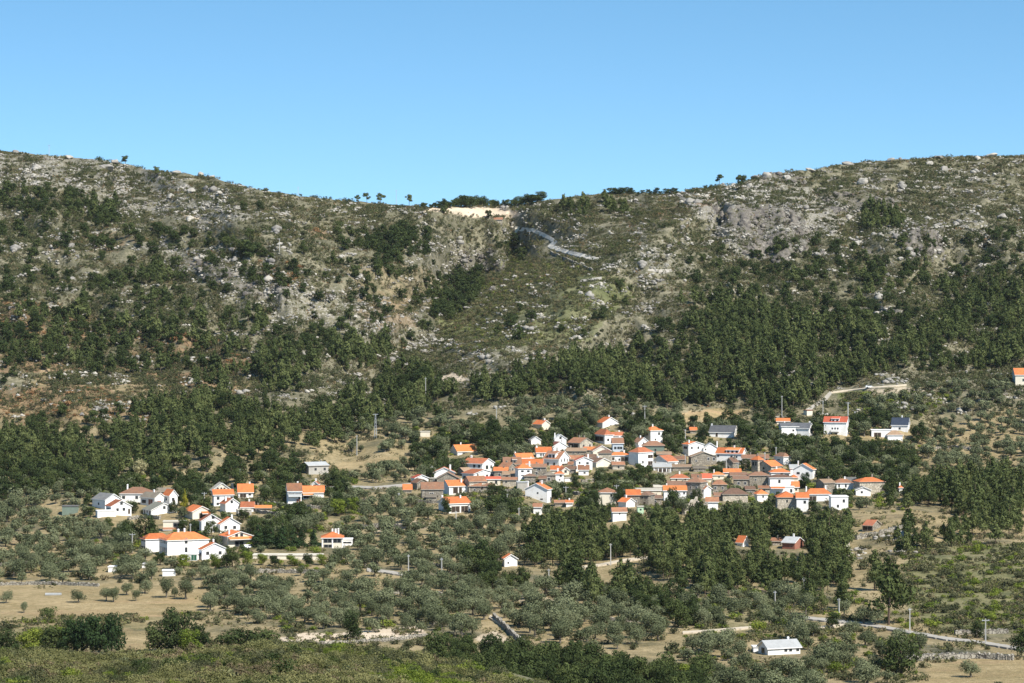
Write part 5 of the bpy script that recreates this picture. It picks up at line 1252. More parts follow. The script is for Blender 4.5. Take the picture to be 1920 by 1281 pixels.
TREE_NAME = {'pine': 'pine_tree', 'umbrella': 'umbrella_pine', 'olive': 'olive_tree', 'oak': 'broadleaf_tree', 'conifer': 'conifer_tree', 'cypress': 'cypress_tree', 'bush': 'bush'}
TREE_CAT = {'pine': 'pine tree', 'umbrella': 'pine tree', 'olive': 'olive tree', 'oak': 'tree', 'conifer': 'conifer', 'cypress': 'cypress', 'bush': 'bush'}
_cnt = [0]
def plant(kind, leaf, p, H, wide, label, group=None, parts=True, rz=None, name=None, cat=None):
    _cnt[0] += 1
    r = random.Random(_cnt[0] * 7919)
    src = FINE[(kind, leaf)] if parts else COARSE[(kind, leaf)]
    tm, cm, jm = src[r.randrange(len(src))]
    rz = r.uniform(0, 6.28) if rz is None else rz
    w = H * wide
    name = name or TREE_NAME[kind]
    if parts and kind != 'bush':
        e = empty(name, (p[0], p[1], p[2] - .15), rz); e.scale = (w, w, H)
        mesh_obj('trunk', tm, e); mesh_obj('crown', cm, e)
    else:
        e = mesh_obj(name, jm, None, (p[0], p[1], p[2] - .15), (0, 0, rz), (w, w, H))
    tag(e, label, cat or TREE_CAT[kind], group)
    return e

# ------------------------------------------------------------------ scattering on the ground
GU, GV = np.meshgrid(np.arange(UMIN + 20, UMAX - 20, 4.0), np.arange(284.0, 1336.0, 4.0))
GY = Yof(GU, GV)
AREA = (GY / F * 4.0) * np.hypot(np.maximum(np.abs(Yof(GU, GV - 2) - Yof(GU, GV + 2)), 3.2), GY / F * 4.0)
VALID = GV > ridge_v(GU) + 1
ROADMASK = np.zeros(GU.shape, dtype=bool)
for pl, wd in ROADS: ROADMASK |= pldist(GU, GV, pl) < 5
SOLID_SOIL = zone(GU, GV, [z for z in SOIL if z[1] >= .9]) + zone(GU, GV, [SAND[0], SAND[2]])

def scatter(dens, mind, seed, avoid_soil=True):
    """dens: trees per square metre on the grid; returns u, v, points"""
    r = np.random.default_rng(seed)
    lam = dens * AREA * VALID * ~ROADMASK
    if avoid_soil: lam = lam * (SOLID_SOIL < .5)
    n = r.poisson(lam)
    idx = np.repeat(np.arange(n.size), n.ravel())
    u = GU.ravel()[idx] + r.uniform(-2, 2, len(idx)); v = GV.ravel()[idx] + r.uniform(-2, 2, len(idx))
    o = r.permutation(len(u)); u, v = u[o], v[o]
    p = P(u, v)
    if mind > 0:
        keep, cell = [], {}
        for i in range(len(u)):
            x, y = p[i, 0], p[i, 1]; ci, cj = int(x // mind), int(y // mind)
            ok = True
            for a in (-1, 0, 1):
                for b in (-1, 0, 1):
                    for q in cell.get((ci + a, cj + b), ()):
                        if (q[0] - x) ** 2 + (q[1] - y) ** 2 < mind * mind: ok = False; break
            if ok:
                cell.setdefault((ci, cj), []).append((x, y)); keep.append(i)
        u, v, p = u[keep], v[keep], p[keep]
    return u, v, p

FT = np.array(FOOT); HR = np.array(HRECTS)
def clear_of_houses(u, v, p, H, half):
    """drop plants that stand inside a building or would hide one's face"""
    ok = np.ones(len(u), dtype=bool)
    s = F / p[:, 1]
    for (x, y, rad) in FT:
        ok &= np.hypot(p[:, 0] - x, p[:, 1] - y) > rad + half * .55
    top = v - H * s; L = u - half * s * .8; R = u + half * s * .8
    for (a, b, t, bt, Y) in HR:
        ok &= ~((R > a) & (L < b) & (top < bt) & (v > t) & (p[:, 1] < Y))
    return ok

def polymap(zs, warp=10):
    r = np.zeros(GU.shape)
    wu = GU + (vnoise(GU / 26, GV / 15, 91) - .5) * 2 * warp; wv = GV + (vnoise(GU / 26, GV / 15, 93) - .5) * warp
    for z in zs: r = np.maximum(r, z[1] * inpoly(wu, wv, z[0]))
    return r

PINE = [
    ([(880, 722), (960, 692), (1060, 682), (1160, 665), (1240, 642), (1330, 592), (1420, 568), (1500, 612), (1600, 618), (1700, 625), (1800, 610), (2160, 595), (2160, 690), (1830, 692), (1700, 692), (1640, 702), (1560, 732), (1530, 765), (1440, 775), (1350, 760), (1260, 770), (1200, 745), (1100, 742), (1000, 745), (900, 760)], 1.0, 'pine tree in the forest on the right slope above the village'),
    ([(270, 770), (400, 745), (500, 775), (570, 790), (650, 740), (720, 695), (800, 695), (870, 740), (830, 790), (720, 795), (600, 842), (500, 852), (380, 872), (200, 905), (-240, 930), (-240, 830), (100, 820), (190, 850)], .62, 'pine tree in the belt behind the west hamlet'),
    ([(440, 690), (520, 672), (590, 690), (600, 735), (480, 745)], .8, 'pine tree in the small wood on the left slope'),
    ([(615, 650), (690, 632), (750, 650), (710, 692), (640, 700)], .9, 'dark pine at the mouth of the gully'),
    ([(1000, 1000), (1100, 975), (1200, 985), (1330, 978), (1440, 985), (1560, 985), (1600, 1000), (1570, 1060), (1590, 1100), (1480, 1112), (1400, 1102), (1330, 1122), (1260, 1112), (1240, 1075), (1170, 1045), (1060, 1065), (985, 1065), (965, 1030)], 1.9, 'young green pine in the near pine belt below the village'),
    ([(1590, 958), (1700, 935), (1800, 905), (2160, 895), (2160, 1015), (1870, 1005), (1800, 965), (1740, 955), (1640, 965)], .9, 'pine in the wood at the right edge below the olive terraces'),
    ([(1780, 530), (2160, 510), (2160, 590), (1800, 605)], .3, 'pine on the upper right slope'),
    ([(120, 385), (230, 388), (240, 422), (140, 425)], .5, 'pine in the small clump high on the left slope'),
    ([(1618, 402), (1690, 400), (1690, 432), (1622, 434)], .9, 'pine in the lone clump high on the right slope'),
    ([(1050, 392), (1110, 388), (1110, 420), (1060, 422)], .5, 'pine in the clump left of the saddle spur'),
    ([(1128, 372), (1185, 368), (1180, 402), (1135, 404)], .6, 'pine in the open clump on the saddle spur'),
    ([(255, 510), (330, 505), (340, 540), (262, 545)], .5, 'pine in the narrow strip on the left slope'),
    ([(360, 700), (440, 700), (440, 745), (370, 745)], .25, 'scattered pine above the pine belt on the left'),
    ([(1040, 1085), (1120, 1090), (1230, 1120), (1240, 1150), (1120, 1140), (1050, 1120)], .6, 'young pine in the scrub below the sandy track'),
    ([(0, 560), (300, 560), (620, 640), (560, 700), (0, 700)], .10, 'scattered pine on the left middle slope'),
    ([(1240, 560), (1780, 500), (1780, 580), (1300, 620)], .07, 'scattered pine at the top edge of the right forest'),
    ([(1640, 1000), (1800, 990), (1900, 1010), (1800, 1040), (1660, 1050)], .3, 'scattered pine right of the near pine belt'),
    ([(1440, 1100), (1640, 1090), (1680, 1150), (1480, 1140)], .25, 'small pine near the country road'),
]
OAK = [
    ([(615, 440), (700, 432), (800, 440), (815, 482), (720, 480), (650, 465)], .9, 'dark oak in the copse on the left slope near the saddle'),
    ([(690, 490), (760, 490), (760, 522), (700, 525)], .9, 'dark oak in the lower copse on the left slope'),
    ([(815, 520), (900, 508), (905, 545), (850, 605), (812, 605), (800, 565)], 1.0, 'dark oak in the shady gully'),
    ([(925, 450), (985, 455), (975, 488), (940, 480)], .9, 'dark oak below the winding road'),
    ([(0, 420), (300, 440), (640, 520), (640, 700), (300, 700), (0, 720)], .10, 'lone dark oak on the left slope'),
    ([(640, 470), (830, 480), (800, 640), (680, 680), (620, 600)], .12, 'lone dark oak on the left flank of the gully'),
    ([(1280, 480), (1920, 440), (1920, 600), (1300, 600)], .16, 'lone dark oak on the right slope above the forest'),
    ([(900, 560), (1280, 540), (1280, 660), (900, 700)], .02, 'lone dark oak on the green spur'),
    ([(0, 350), (120, 360), (230, 400), (210, 425), (80, 415), (0, 400)], .45, 'dark oak on the upper left slope'),
    ([(280, 425), (500, 455), (500, 480), (290, 450)], .4, 'dark oak in the strip on the left slope'),
    ([(820, 1222), (930, 1222), (1010, 1238), (1130, 1262), (1330, 1290), (1330, 1330), (1060, 1330), (900, 1300), (820, 1260)], 1.0, 'dark tree in the valley-bottom wood'),
    ([(1180, 1120), (1300, 1130), (1310, 1180), (1220, 1180)], .8, 'dark tree right of the pole in the scrub below the pine belt'),
    ([(870, 1060), (960, 1060), (1010, 1110), (900, 1110)], .8, 'dark tree left of the near pine belt'),
    ([(0, 580), (220, 590), (420, 640), (620, 640), (600, 690), (250, 690), (0, 690)], .28, 'broadleaf tree on the left middle slope'),
    ([(1100, 880), (1240, 878), (1250, 905), (1120, 915)], .6, 'broadleaf tree in the gardens in the middle of the village'),
    ([(0, 880), (380, 880), (560, 870), (560, 900), (330, 905), (0, 940)], .5, 'broadleaf tree just behind the west hamlet'),
    ([(1260, 590), (1480, 560), (1480, 600), (1300, 640)], .35, 'broadleaf tree above the right forest'),
    ([(270, 770), (400, 745), (570, 790), (650, 740), (800, 695), (870, 740), (720, 795), (500, 870), (200, 905), (-240, 930), (-240, 800)], .2, 'broadleaf tree mixed into the left pine belt'),
    ([(880, 722), (1160, 665), (1330, 575), (1600, 592), (2160, 570), (2160, 690), (1640, 702), (1530, 765), (1260, 770), (900, 760)], .22, 'broadleaf tree mixed into the right pine forest'),
    ([(770, 830), (1000, 800), (1720, 790), (1720, 940), (1500, 975), (1100, 975), (780, 960)], .75, 'broadleaf tree squeezed between the village houses'),
    ([(160, 915), (480, 900), (640, 900), (640, 960), (480, 1060), (280, 1060), (160, 980)], .5, 'broadleaf tree between the hamlet houses'),
]
OLIVE = [
    ([(-240, 985), (170, 985), (260, 1050), (420, 1065), (640, 1055), (690, 1000), (960, 985), (985, 1070), (890, 1110), (900, 1195), (540, 1180), (400, 1150), (385, 1092), (-240, 1094)], 1.0, 'grey-green olive tree in the broad grove below the hamlet'),
    ([(640, 925), (980, 955), (980, 990), (690, 1000), (640, 1050)], 1.1, 'olive tree in the grove between hamlet and village'),
    ([(470, 935), (660, 945), (650, 1000), (620, 985), (480, 960)], .6, 'olive tree right of the hamlet houses'),
    ([(620, 810), (860, 800), (1000, 800), (1000, 850), (900, 860), (860, 885), (760, 905), (640, 905), (800, 860)], 1.0, 'olive tree on the slope north-west of the village'),
    ([(620, 795), (860, 780), (860, 830), (760, 850), (640, 850)], .7, 'olive tree on the slope above the brown field'),
    ([(940, 755), (1280, 770), (1290, 800), (1120, 800), (980, 790)], .9, 'olive tree between the forest and the village top'),
    ([(1390, 800), (1530, 820), (1560, 880), (1440, 850), (1400, 830)], 1.2, 'olive tree in the thick grove below the slate-roofed pair'),
    ([(1530, 825), (1640, 830), (1760, 800), (2160, 745), (2160, 892), (1760, 905), (1560, 895)], .8, 'olive tree on the terraces right of the village'),
    ([(900, 1105), (1020, 1115), (1240, 1140), (1270, 1205), (1100, 1225), (990, 1190), (905, 1160)], .8, 'olive tree in the rough ground above the valley wood'),
    ([(1290, 1205), (1420, 1225), (1500, 1240), (1560, 1330), (1340, 1330), (1290, 1240)], 1.0, 'grey olive tree in the grove below the lone farmhouse'),
    ([(1500, 1180), (1700, 1195), (1740, 1235), (1640, 1300), (1520, 1260), (1480, 1200)], .35, 'olive tree between the farmhouse and the country road'),
    ([(1620, 760), (1920, 700), (2160, 700), (2160, 745), (1760, 800), (1640, 790)], .5, 'olive tree on the slope below the right edge house'),
    ([(780, 915), (1100, 945), (1100, 975), (980, 970), (800, 945)], .7, 'olive tree along the village south side'),
    ([(60, 940), (260, 965), (260, 1050), (60, 1000)], .4, 'olive tree west of the school'),
    ([(770, 830), (1000, 800), (1720, 790), (1720, 940), (1500, 975), (1100, 975), (780, 960)], .7, 'olive tree squeezed between the village houses'),
    ([(0, 900), (480, 900), (660, 900), (660, 960), (480, 1060), (280, 1060), (0, 990)], .4, 'olive tree between the hamlet houses'),
    ([(1280, 1110), (1500, 1120), (1640, 1160), (1480, 1185), (1280, 1190)], .5, 'olive tree in the scrub left of the country road'),
]
RUST = [([(0, 560), (180, 590), (420, 640), (480, 690), (360, 700), (180, 640), (0, 660)], .35), ([(0, 730), (200, 730), (300, 790), (160, 800), (0, 790)], .5),
        ([(490, 490), (560, 500), (560, 540), (500, 545)], .5), ([(580, 425), (625, 430), (620, 450), (585, 450)], .6), ([(1400, 395), (1500, 380), (1500, 400), (1420, 410)], .1)]

# hand-placed trees that stand out on their own: (kind, leaf, u, base v, height px, width factor, label)
SOLO = [
    ('oak', 'lime', 492, 1060, 24, 1.1, 'small light green tree before the left part of the long retaining building'), ('oak', 'oak', 516, 1062, 22, 1.2, 'small dark tree before the long retaining building'),
    ('oak', 'lime', 548, 1062, 23, 1.3, 'light green tree before the middle of the long retaining building'), ('oak', 'oak', 578, 1061, 24, 1.2, 'dark tree before the right part of the long retaining building'),
    ('oak', 'lime', 603, 1060, 22, 1.2, 'light green tree at the right end of the long retaining building'), ('oak', 'oak', 300, 1060, 26, 1.2, 'dark tree before the west wing of the school'),
    ('olive', 'olive', 272, 1052, 28, 1.2, 'olive at the corner of the school west wing'), ('olive', 'olive', 236, 1042, 30, 1.3, 'large olive left of the school'), ('oak', 'oak', 424, 1066, 30, 1.0, 'dark tree right below the two-window white house'),
    ('oak', 'oak', 326, 962, 22, 1.1, 'dark garden tree right of the grey-green roof'), ('oak', 'oak', 250, 962, 20, 1.2, 'dark garden tree between the two white gables'), ('oak', 'oak', 500, 940, 26, 1.1, 'dark tree between the hamlet roofs'), ('oak', 'oak', 520, 938, 28, 1.0, 'dark tree left of the house with the orange doorway'),
    ('olive', 'olive', 595, 952, 26, 1.3, 'olive right of the orange doorway'), ('oak', 'oak', 456, 975, 22, 1.2, 'dark tree under the concrete terrace'), ('oak', 'oak', 205, 990, 20, 1.4, 'dark bush-like tree below the white terrace wall'), ('oak', 'oak', 345, 996, 26, 1.1, 'dark tree right of the pergola building'),
    ('oak', 'conifer', 138, 1226, 70, 1.0, 'leftmost dark tree of the tall clump at the edge of the tan field'),
    ('oak', 'conifer', 162, 1229, 78, .9, 'second dark tree of the tall clump at the edge of the tan field'),
    ('oak', 'conifer', 187, 1229, 78, .9, 'third dark tree of the tall clump at the edge of the tan field'),
    ('oak', 'conifer', 209, 1228, 82, .75, 'rightmost and tallest dark tree of the clump by the tan field'),
    ('oak', 'oak', 296, 1225, 56, 1.15, 'left tree of the green clump below the tan field'),
    ('oak', 'oak', 334, 1225, 86, 1.0, 'tall middle tree of the green clump below the tan field'),
    ('oak', 'lime', 358, 1230, 52, 1.1, 'lighter green right tree of the clump below the tan field'),
    ('oak', 'oak', 377, 1226, 60, .9, 'narrow tree at the right of the green clump'),
    ('oak', 'oak', 14, 1228, 52, 1.2, 'green tree at the lower left edge of the picture'), ('oak', 'lime', 62, 1226, 52, 1.3, 'broad light green tree left of the tall dark clump'),
    ('oak', 'oak', 98, 1226, 58, 1.1, 'green tree next to the tall dark clump'), ('oak', 'lime', 112, 1200, 26, 1.2, 'small light green tree behind the tall dark clump'),
    ('bush', 'oak', 428, 1213, 36, 1.5, 'low wide bush left of the sandy plot'), ('bush', 'oak', 462, 1212, 42, 1.4, 'dark round bush left of the sandy plot'),
    ('bush', 'oak', 500, 1210, 38, 1.6, 'dark broad bush nearest the sandy plot'), ('oak', 'oak', 662, 1201, 56, .95, 'round green tree above the sandy plot'),
    ('bush', 'oak', 575, 1220, 26, 1.4, 'bush below the sandy plot'), ('bush', 'lime', 635, 1225, 30, 1.3, 'light green bush right below the sandy plot'),
    ('bush', 'oak', 88, 1160, 28, 1.25, 'solitary round dark bush on the tan field'), ('olive', 'olive', 45, 1149, 22, .9, 'thin small tree at the left of the tan field'),
    ('olive', 'olive', 12, 1131, 27, .95, 'olive tree at the far left of the tan field'), ('olive', 'olive', 147, 1130, 27, 1.1, 'twin-trunked olive standing alone on the tan field'),
    ('olive', 'olive', 199, 1127, 28, .9, 'left olive of a touching pair on the tan field'), ('olive', 'olive', 213, 1129, 30, .95, 'right olive of a touching pair on the tan field'),
    ('olive', 'olive', 255, 1127, 24, .85, 'small pale olive on the tan field'), ('olive', 'olive', 238, 1116, 26, 1.0, 'olive behind the small pale olive on the field'),
    ('olive', 'olive', 272, 1113, 30, 1.0, 'olive at the top edge of the tan field'), ('olive', 'olive', 312, 1121, 40, .8, 'tall olive at the right of the tan field'),
    ('olive', 'olive', 348, 1124, 40, .95, 'large olive at the right of the tan field'), ('olive', 'olive', 327, 1119, 20, .8, 'tiny olive between two big ones on the field'),
    ('pine', 'pine', 1666, 1172, 136, .95, 'giant pine towering beside the country road'), ('pine', 'pine', 1640, 1108, 80, .9, 'tall pine behind the giant pine'),
    ('olive', 'olive', 1620, 1172, 40, 1.1, 'large olive beside the country road'), ('olive', 'olive', 1642, 1174, 36, 1.0, 'olive touching the country road in front of the giant pine'),
    ('oak', 'olive', 1690, 1268, 78, 1.15, 'big dark spreading tree at the lower right') if False else ('oak', 'oak', 1690, 1268, 78, 1.15, 'big dark spreading tree at the lower right'),
    ('olive', 'olive', 1820, 1270, 36, 1.15, 'lone olive on the ploughed field at the lower right'), ('oak', 'oak', 1915, 1232, 54, .9, 'dark tree at the right edge above the ploughed field'),
    ('oak', 'oak', 1560, 1178, 32, 1.1, 'round dark tree on the near side of the country road'), ('bush', 'lime', 1470, 1176, 26, 1.3, 'bright green bush left of the country road'),
    ('bush', 'lime', 1420, 1185, 28, 1.2, 'bright yellow-green bush above the lone farmhouse'), ('bush', 'lime', 1565, 1262, 26, 1.4, 'bright green bush right of the lone farmhouse'),
    ('olive', 'olive', 1582, 1258, 42, 1.0, 'grey olive in front of the bright green bush'), ('pine', 'pine', 1540, 1146, 44, .9, 'dark pine left of the road pole'),
    ('oak', 'oak', 1832, 1196, 36, .9, 'small dark tree by the rightmost pole'),
    ('oak', 'blossom', 264, 894, 36, .95, 'pale cream blossoming tree behind the west hamlet'), ('conifer', 'gold', 346, 950, 34, .95, 'bright yellow-green conical conifer in the hamlet'),
    ('conifer', 'conifer', 472, 927, 22, 1.1, 'dark conifer hiding the corner of an orange roof'), ('oak', 'oak', 332, 944, 40, .8, 'dark bushy tree behind the yellow conifer'),
    ('conifer', 'conifer', 484, 1027, 52, 1.35, 'leftmost dark conifer in the row beside the school'), ('conifer', 'conifer', 508, 1028, 46, 1.35, 'second dark conifer from the school'),
    ('conifer', 'conifer', 530, 1029, 54, 1.3, 'third and tallest dark conifer in the row'), ('conifer', 'conifer', 549, 1028, 44, 1.2, 'fourth dark conifer in the row'),
    ('conifer', 'conifer', 568, 1027, 50, 1.2, 'fifth dark conifer in the row'), ('conifer', 'conifer', 588, 1026, 42, 1.35, 'dark conifer nearest the orange pavilion'),
    ('cypress', 'conifer', 1128, 948, 21, 1.1, 'slim dark cypress against the tall pale house'), ('oak', 'oak', 396, 1006, 32, .9, 'dark round tree before the tall white hamlet gable'),
    ('oak', 'oak', 363, 1003, 30, .9, 'tree left of the tall white hamlet gable'), ('oak', 'lime', 630, 968, 34, 1.3, 'bright green broad tree right of the hamlet'), ('oak', 'lime', 660, 962, 30, 1.2, 'bright green tree beside the broad one'),
    ('oak', 'oak', 1180, 846, 38, .9, 'big dark tree in the middle of the upper village'), ('oak', 'oak', 1252, 848, 30, .95, 'dark tree right of the green-walled house'),
    ('oak', 'oak', 1080, 918, 30, 1.0, 'dark tree right of the narrow white house'), ('oak', 'oak', 1398, 884, 24, 1.0, 'dark round tree left of the church'),
    ('oak', 'conifer', 1510, 915, 30, 1.0, 'dark shadowy tree under the eastern white gable house'), ('oak', 'oak', 1264, 958, 46, .8, 'large dark tree below the long bright orange roof'),
    ('oak', 'oak', 1306, 944, 28, 1.0, 'dark tree at the foot of the tall granite house'), ('olive', 'olive', 1280, 966, 36, .9, 'grey tree beside the ruined enclosure'),
    ('conifer', 'conifer', 1567, 933, 30, 1.0, 'dark conifer left of the white chimney house'), ('oak', 'oak', 1722, 833, 46, .8, 'dark green tree right of the dark blue roof'),
    ('oak', 'oak', 838, 965, 32, .9, 'dark tree left of the isolated wide orange roof'), ('olive', 'olive', 803, 975, 30, 1.1, 'round grey tree below the village west end'),
    ('oak', 'oak', 925, 932, 28, 1.3, 'dark hedge-like tree under the cream stone cottages'), ('oak', 'lime', 344, 1066, 28, 1.2, 'green tree in front of the school'), ('oak', 'lime', 404, 1068, 32, .9, 'light green tree below the two-window white house'),
    ('oak', 'oak', 436, 1064, 42, .9, 'dark green tree left of the long retaining building'), ('oak', 'lime', 464, 1062, 30, 1.0, 'light green tree in front of the long retaining building'),
    ('umbrella', 'pine', 235, 310, 20, 1.05, 'umbrella pine on the left skyline boulder'), ('umbrella', 'pine', 293, 334, 24, .8, 'dark pine right of the skyline boulder'),
    ('umbrella', 'pine', 1349, 346, 23, .95, 'umbrella pine on the right skyline'), ('umbrella', 'pine', 1392, 359, 34, .85, 'larger umbrella pine below the right skyline'),
    ('umbrella', 'pine', 688, 382, 22, .8, 'second small umbrella pine on the saddle skyline'), ('umbrella', 'pine', 671, 380, 18, .8, 'leftmost small umbrella pine on the saddle skyline'), ('oak', 'pine', 714, 384, 22, .9, 'roundish dark pine on the saddle skyline') if False else ('umbrella', 'pine', 714, 384, 24, .9, 'dense dark pine on the saddle skyline'),
    ('umbrella', 'pine', 767, 387, 24, .9, 'rightmost small umbrella pine on the saddle skyline'), ('bush', 'oak', 186, 301, 11, 1.2, 'dark bush on the left skyline'), ('bush', 'oak', 1322, 352, 8, 1.2, 'small bush left of the right skyline pine'),
    ('oak', 'oak', 916, 410, 18, 1.0, 'dark tree at the corner of the sandy saddle field'), ('oak', 'oak', 833, 402, 15, 1.3, 'dark bush-like tree in front of the sandy saddle field'),
    ('pine', 'pine', 624, 500, 34, .9, 'tall dark pine on the left rocky slope'), ('pine', 'pine', 568, 478, 30, .9, 'dark pine left of the copse on the rocky slope'), ('pine', 'pine', 265, 535, 44, .9, 'tall pine with bare trunks on the left slope'),
    ('oak', 'oak', 458, 397, 22, .9, 'dark tree on the upper left slope right of the track'), ('oak', 'oak', 488, 395, 20, 1.2, 'dark tree pair on the upper left slope'),
]
for i, uu_ in enumerate(list(np.linspace(790, 1012, 34)) + list(np.linspace(1148, 1272, 16))):
    jit = random.Random(i)
    u_ = float(uu_) + jit.uniform(-3, 3); lo = u_ < 1080
    SOLO.append(('oak', 'oak', u_, float(ridge_v(u_)) + jit.uniform(.5, 4), (jit.uniform(9, 20) + 5 * math.sin(u_ * .045)) if lo else jit.uniform(6, 15), jit.uniform(1.2, 2.0),
                 ('dark tree in the row along the saddle skyline, %s' if lo else 'dark tree in the row on the spur skyline, %s') % ('left part' if u_ < (880 if lo else 1190) else 'right part' if u_ > (950 if lo else 1230) else 'middle part')))
LEAFSOLO = {}
for (k, l, u, v, hp_, w, lab) in SOLO:
    if (k, l) not in FINE: variants(k, l, 2, 1)
    s = px(u, v); plant(k, l, at(u, v), hp_ / s, w, lab, lab if 'skyline, ' in lab else None, hp_ > 18)
    FT = np.vstack([FT, [at(u, v).x, at(u, v).y, hp_ / s * .2]])
    # keep the scattered plants from growing in front of the landmark trees
    HR = np.vstack([HR, [u - hp_ * w * .22, u + hp_ * w * .22, v - hp_, v - hp_ * .25, float(Yof(u, v))]])

stuff_src = {}
def stuff(name, p, rots, scl, idx, meshes, label):
    """a mass nobody could count: real plants or stones instanced over the ground, one object"""
    key = tuple(m.name for m in meshes)
    if key not in stuff_src:
        col = bpy.data.collections.new(name + '_source')
        for i, m in enumerate(meshes):
            col.objects.link(bpy.data.objects.new('%s_source_%02d' % (name, i), m))
        stuff_src[key] = col
    col = stuff_src[key]
    me = bpy.data.meshes.new(name)
    me.vertices.add(len(p)); me.vertices.foreach_set('co', np.asarray(p, dtype=np.float32).ravel())
    a = me.attributes.new('rot', 'FLOAT_VECTOR', 'POINT'); a.data.foreach_set('vector', np.asarray(rots, dtype=np.float32).ravel())
    a = me.attributes.new('scl', 'FLOAT_VECTOR', 'POINT'); a.data.foreach_set('vector', np.asarray(scl, dtype=np.float32).ravel())
    a = me.attributes.new('pick', 'INT', 'POINT'); a.data.foreach_set('value', np.asarray(idx, dtype=np.int32))
    o = mesh_obj(name, me)
    ng = bpy.data.node_groups.new(name, 'GeometryNodeTree')
    ng.interface.new_socket('Geometry', in_out='INPUT', socket_type='NodeSocketGeometry')
    ng.interface.new_socket('Geometry', in_out='OUTPUT', socket_type='NodeSocketGeometry')
    N = ng.nodes.new
    gi, go, ci, ip = N('NodeGroupInput'), N('NodeGroupOutput'), N('GeometryNodeCollectionInfo'), N('GeometryNodeInstanceOnPoints')
    ci.inputs['Collection'].default_value = col
    ci.inputs['Separate Children'].default_value = True; ci.inputs['Reset Children'].default_value = True
    ip.inputs['Pick Instance'].default_value = True
    def attr(nm, t):
        n = N('GeometryNodeInputNamedAttribute'); n.data_type = t; n.inputs['Name'].default_value = nm
        return n.outputs['Attribute']
    L = ng.links.new
    L(gi.outputs[0], ip.inputs['Points']); L(ci.outputs[0], ip.inputs['Instance'])
    L(attr('pick', 'INT'), ip.inputs['Instance Index'])
    e2r = N('FunctionNodeEulerToRotation'); L(attr('rot', 'FLOAT_VECTOR'), e2r.inputs[0]); L(e2r.outputs[0], ip.inputs['Rotation'])
    L(attr('scl', 'FLOAT_VECTOR'), ip.inputs['Scale'])
    L(ip.outputs[0], go.inputs[0])
    md = o.modifiers.new('instances', 'NODES'); md.node_group = ng
    tag(o, label, kind='stuff')
    return o

def grow(kind, leaf, zs, base, mind, hrange, wide, seed, keep, stuff_name, stuff_label, patch=(40, .0), avoid_soil=True, hfun=None, partpx=20):
    dens = polymap(zs) * base
    if patch[1]:
        g = fbm(GU / patch[0], GV / (patch[0] * .6), seed, 3)
        dens = dens * np.clip((g - .5 + patch[1]) * 6, 0, 1.4) ** np.where(dens > base * 1.5, .35, 1.0)
    u, v, p = scatter(dens, mind, seed, avoid_soil)
    r = np.random.default_rng(seed + 5)
    H = r.uniform(*hrange, len(u)) * (.75 + .5 * r.random(len(u)) ** 2) * (.78 + .44 * fbm(u / 30, v / 20, seed + 9, 2))
    if hfun is not None: H = H * hfun(u, v)
    wd = wide * r.uniform(.85, 1.2, len(u))
    ok = clear_of_houses(u, v, p, H, H * wd * .3)
    u, v, p, H, wd = u[ok], v[ok], p[ok], H[ok], wd[ok]
    hpx = H * F / p[:, 1]
    vis = (u > -15) & (u < 1935) & (v - hpx < 1281)
    order = np.argsort(-(hpx * vis))
    big, rest = order[:keep], order[keep:]
    big = big[vis[big]]
    for i in big:
        lab, grp = None, None
        for z in zs:
            if inpoly(u[i], v[i], z[0]): lab = z[2]; break
        if lab is None:
            dmin = 1e9
            for z in zs:
                d = float(np.min(pldist(u[i], v[i], list(z[0]) + [z[0][0]])))
                if d < dmin: dmin, lab = d, z[2]
        zz = next(z for z in zs if z[2] == lab); zu = [q[0] for q in zz[0]]; zv = [q[1] for q in zz[0]]
        fu = (u[i] - max(min(zu), 0)) / max(1, min(max(zu), 1920) - max(min(zu), 0)); fv = (v[i] - min(zv)) / max(1, max(zv) - min(zv))
        where = ('at its left end', 'left of its middle', 'in its middle', 'right of its middle', 'at its right end')[int(min(max(fu * 5, 0), 4))]
        row = ('upper edge', 'upper part', 'lower part', 'lower edge')[int(min(max(fv * 4, 0), 3))]
        size = 'tall' if hpx[i] > np.median(hpx[big]) else 'smaller'
        lab2 = size + ' ' + lab + ', ' + row + ', ' + where
        if len(lab2.split()) > 16: lab2 = size + ' ' + lab + ', ' + row + ' ' + ('far left', 'left', 'middle', 'right', 'far right')[int(min(max(fu * 5, 0), 4))]
        if len(lab2.split()) > 16: lab2 = lab + ', ' + ('far left', 'left', 'middle', 'right', 'far right')[int(min(max(fu * 5, 0), 4))]
        plant(kind, leaf, p[i], H[i], wd[i], lab2, lab2, hpx[i] > partpx)
    n = len(rest)
    if n:
        src = [t[2] for t in COARSE[(kind, leaf)]]
        rot = np.zeros((n, 3)); rot[:, 2] = r.uniform(0, 6.28, n)
        w = (H * wd)[rest]
        stuff(stuff_name, p[rest] - np.array([0, 0, .15]), rot, np.stack([w, w, H[rest]], -1), r.integers(0, len(src), n), src, stuff_label)
    print(kind, leaf, 'total', len(u), 'things', len(big))

near_tall = lambda u, v: np.where(v > 940, 1.05, 1.0)
grow('pine', 'pine', PINE, .040, 2.7, (6.5, 12.5), .88, 101, 300, 'pine_forest', 'mass of pines covering the middle slopes', (46, .20), hfun=near_tall)
grow('oak', 'oak', OAK, .030, 3.6, (5.5, 8.5), .95, 202, 290, 'oak_woods', 'dark broadleaf trees in far copses', (40, .32))
grow('olive', 'olive', OLIVE, .026, 4.9, (4.5, 6.6), 1.06, 303, 300, 'olive_groves', 'grey-green olives in the far groves', (60, .34))

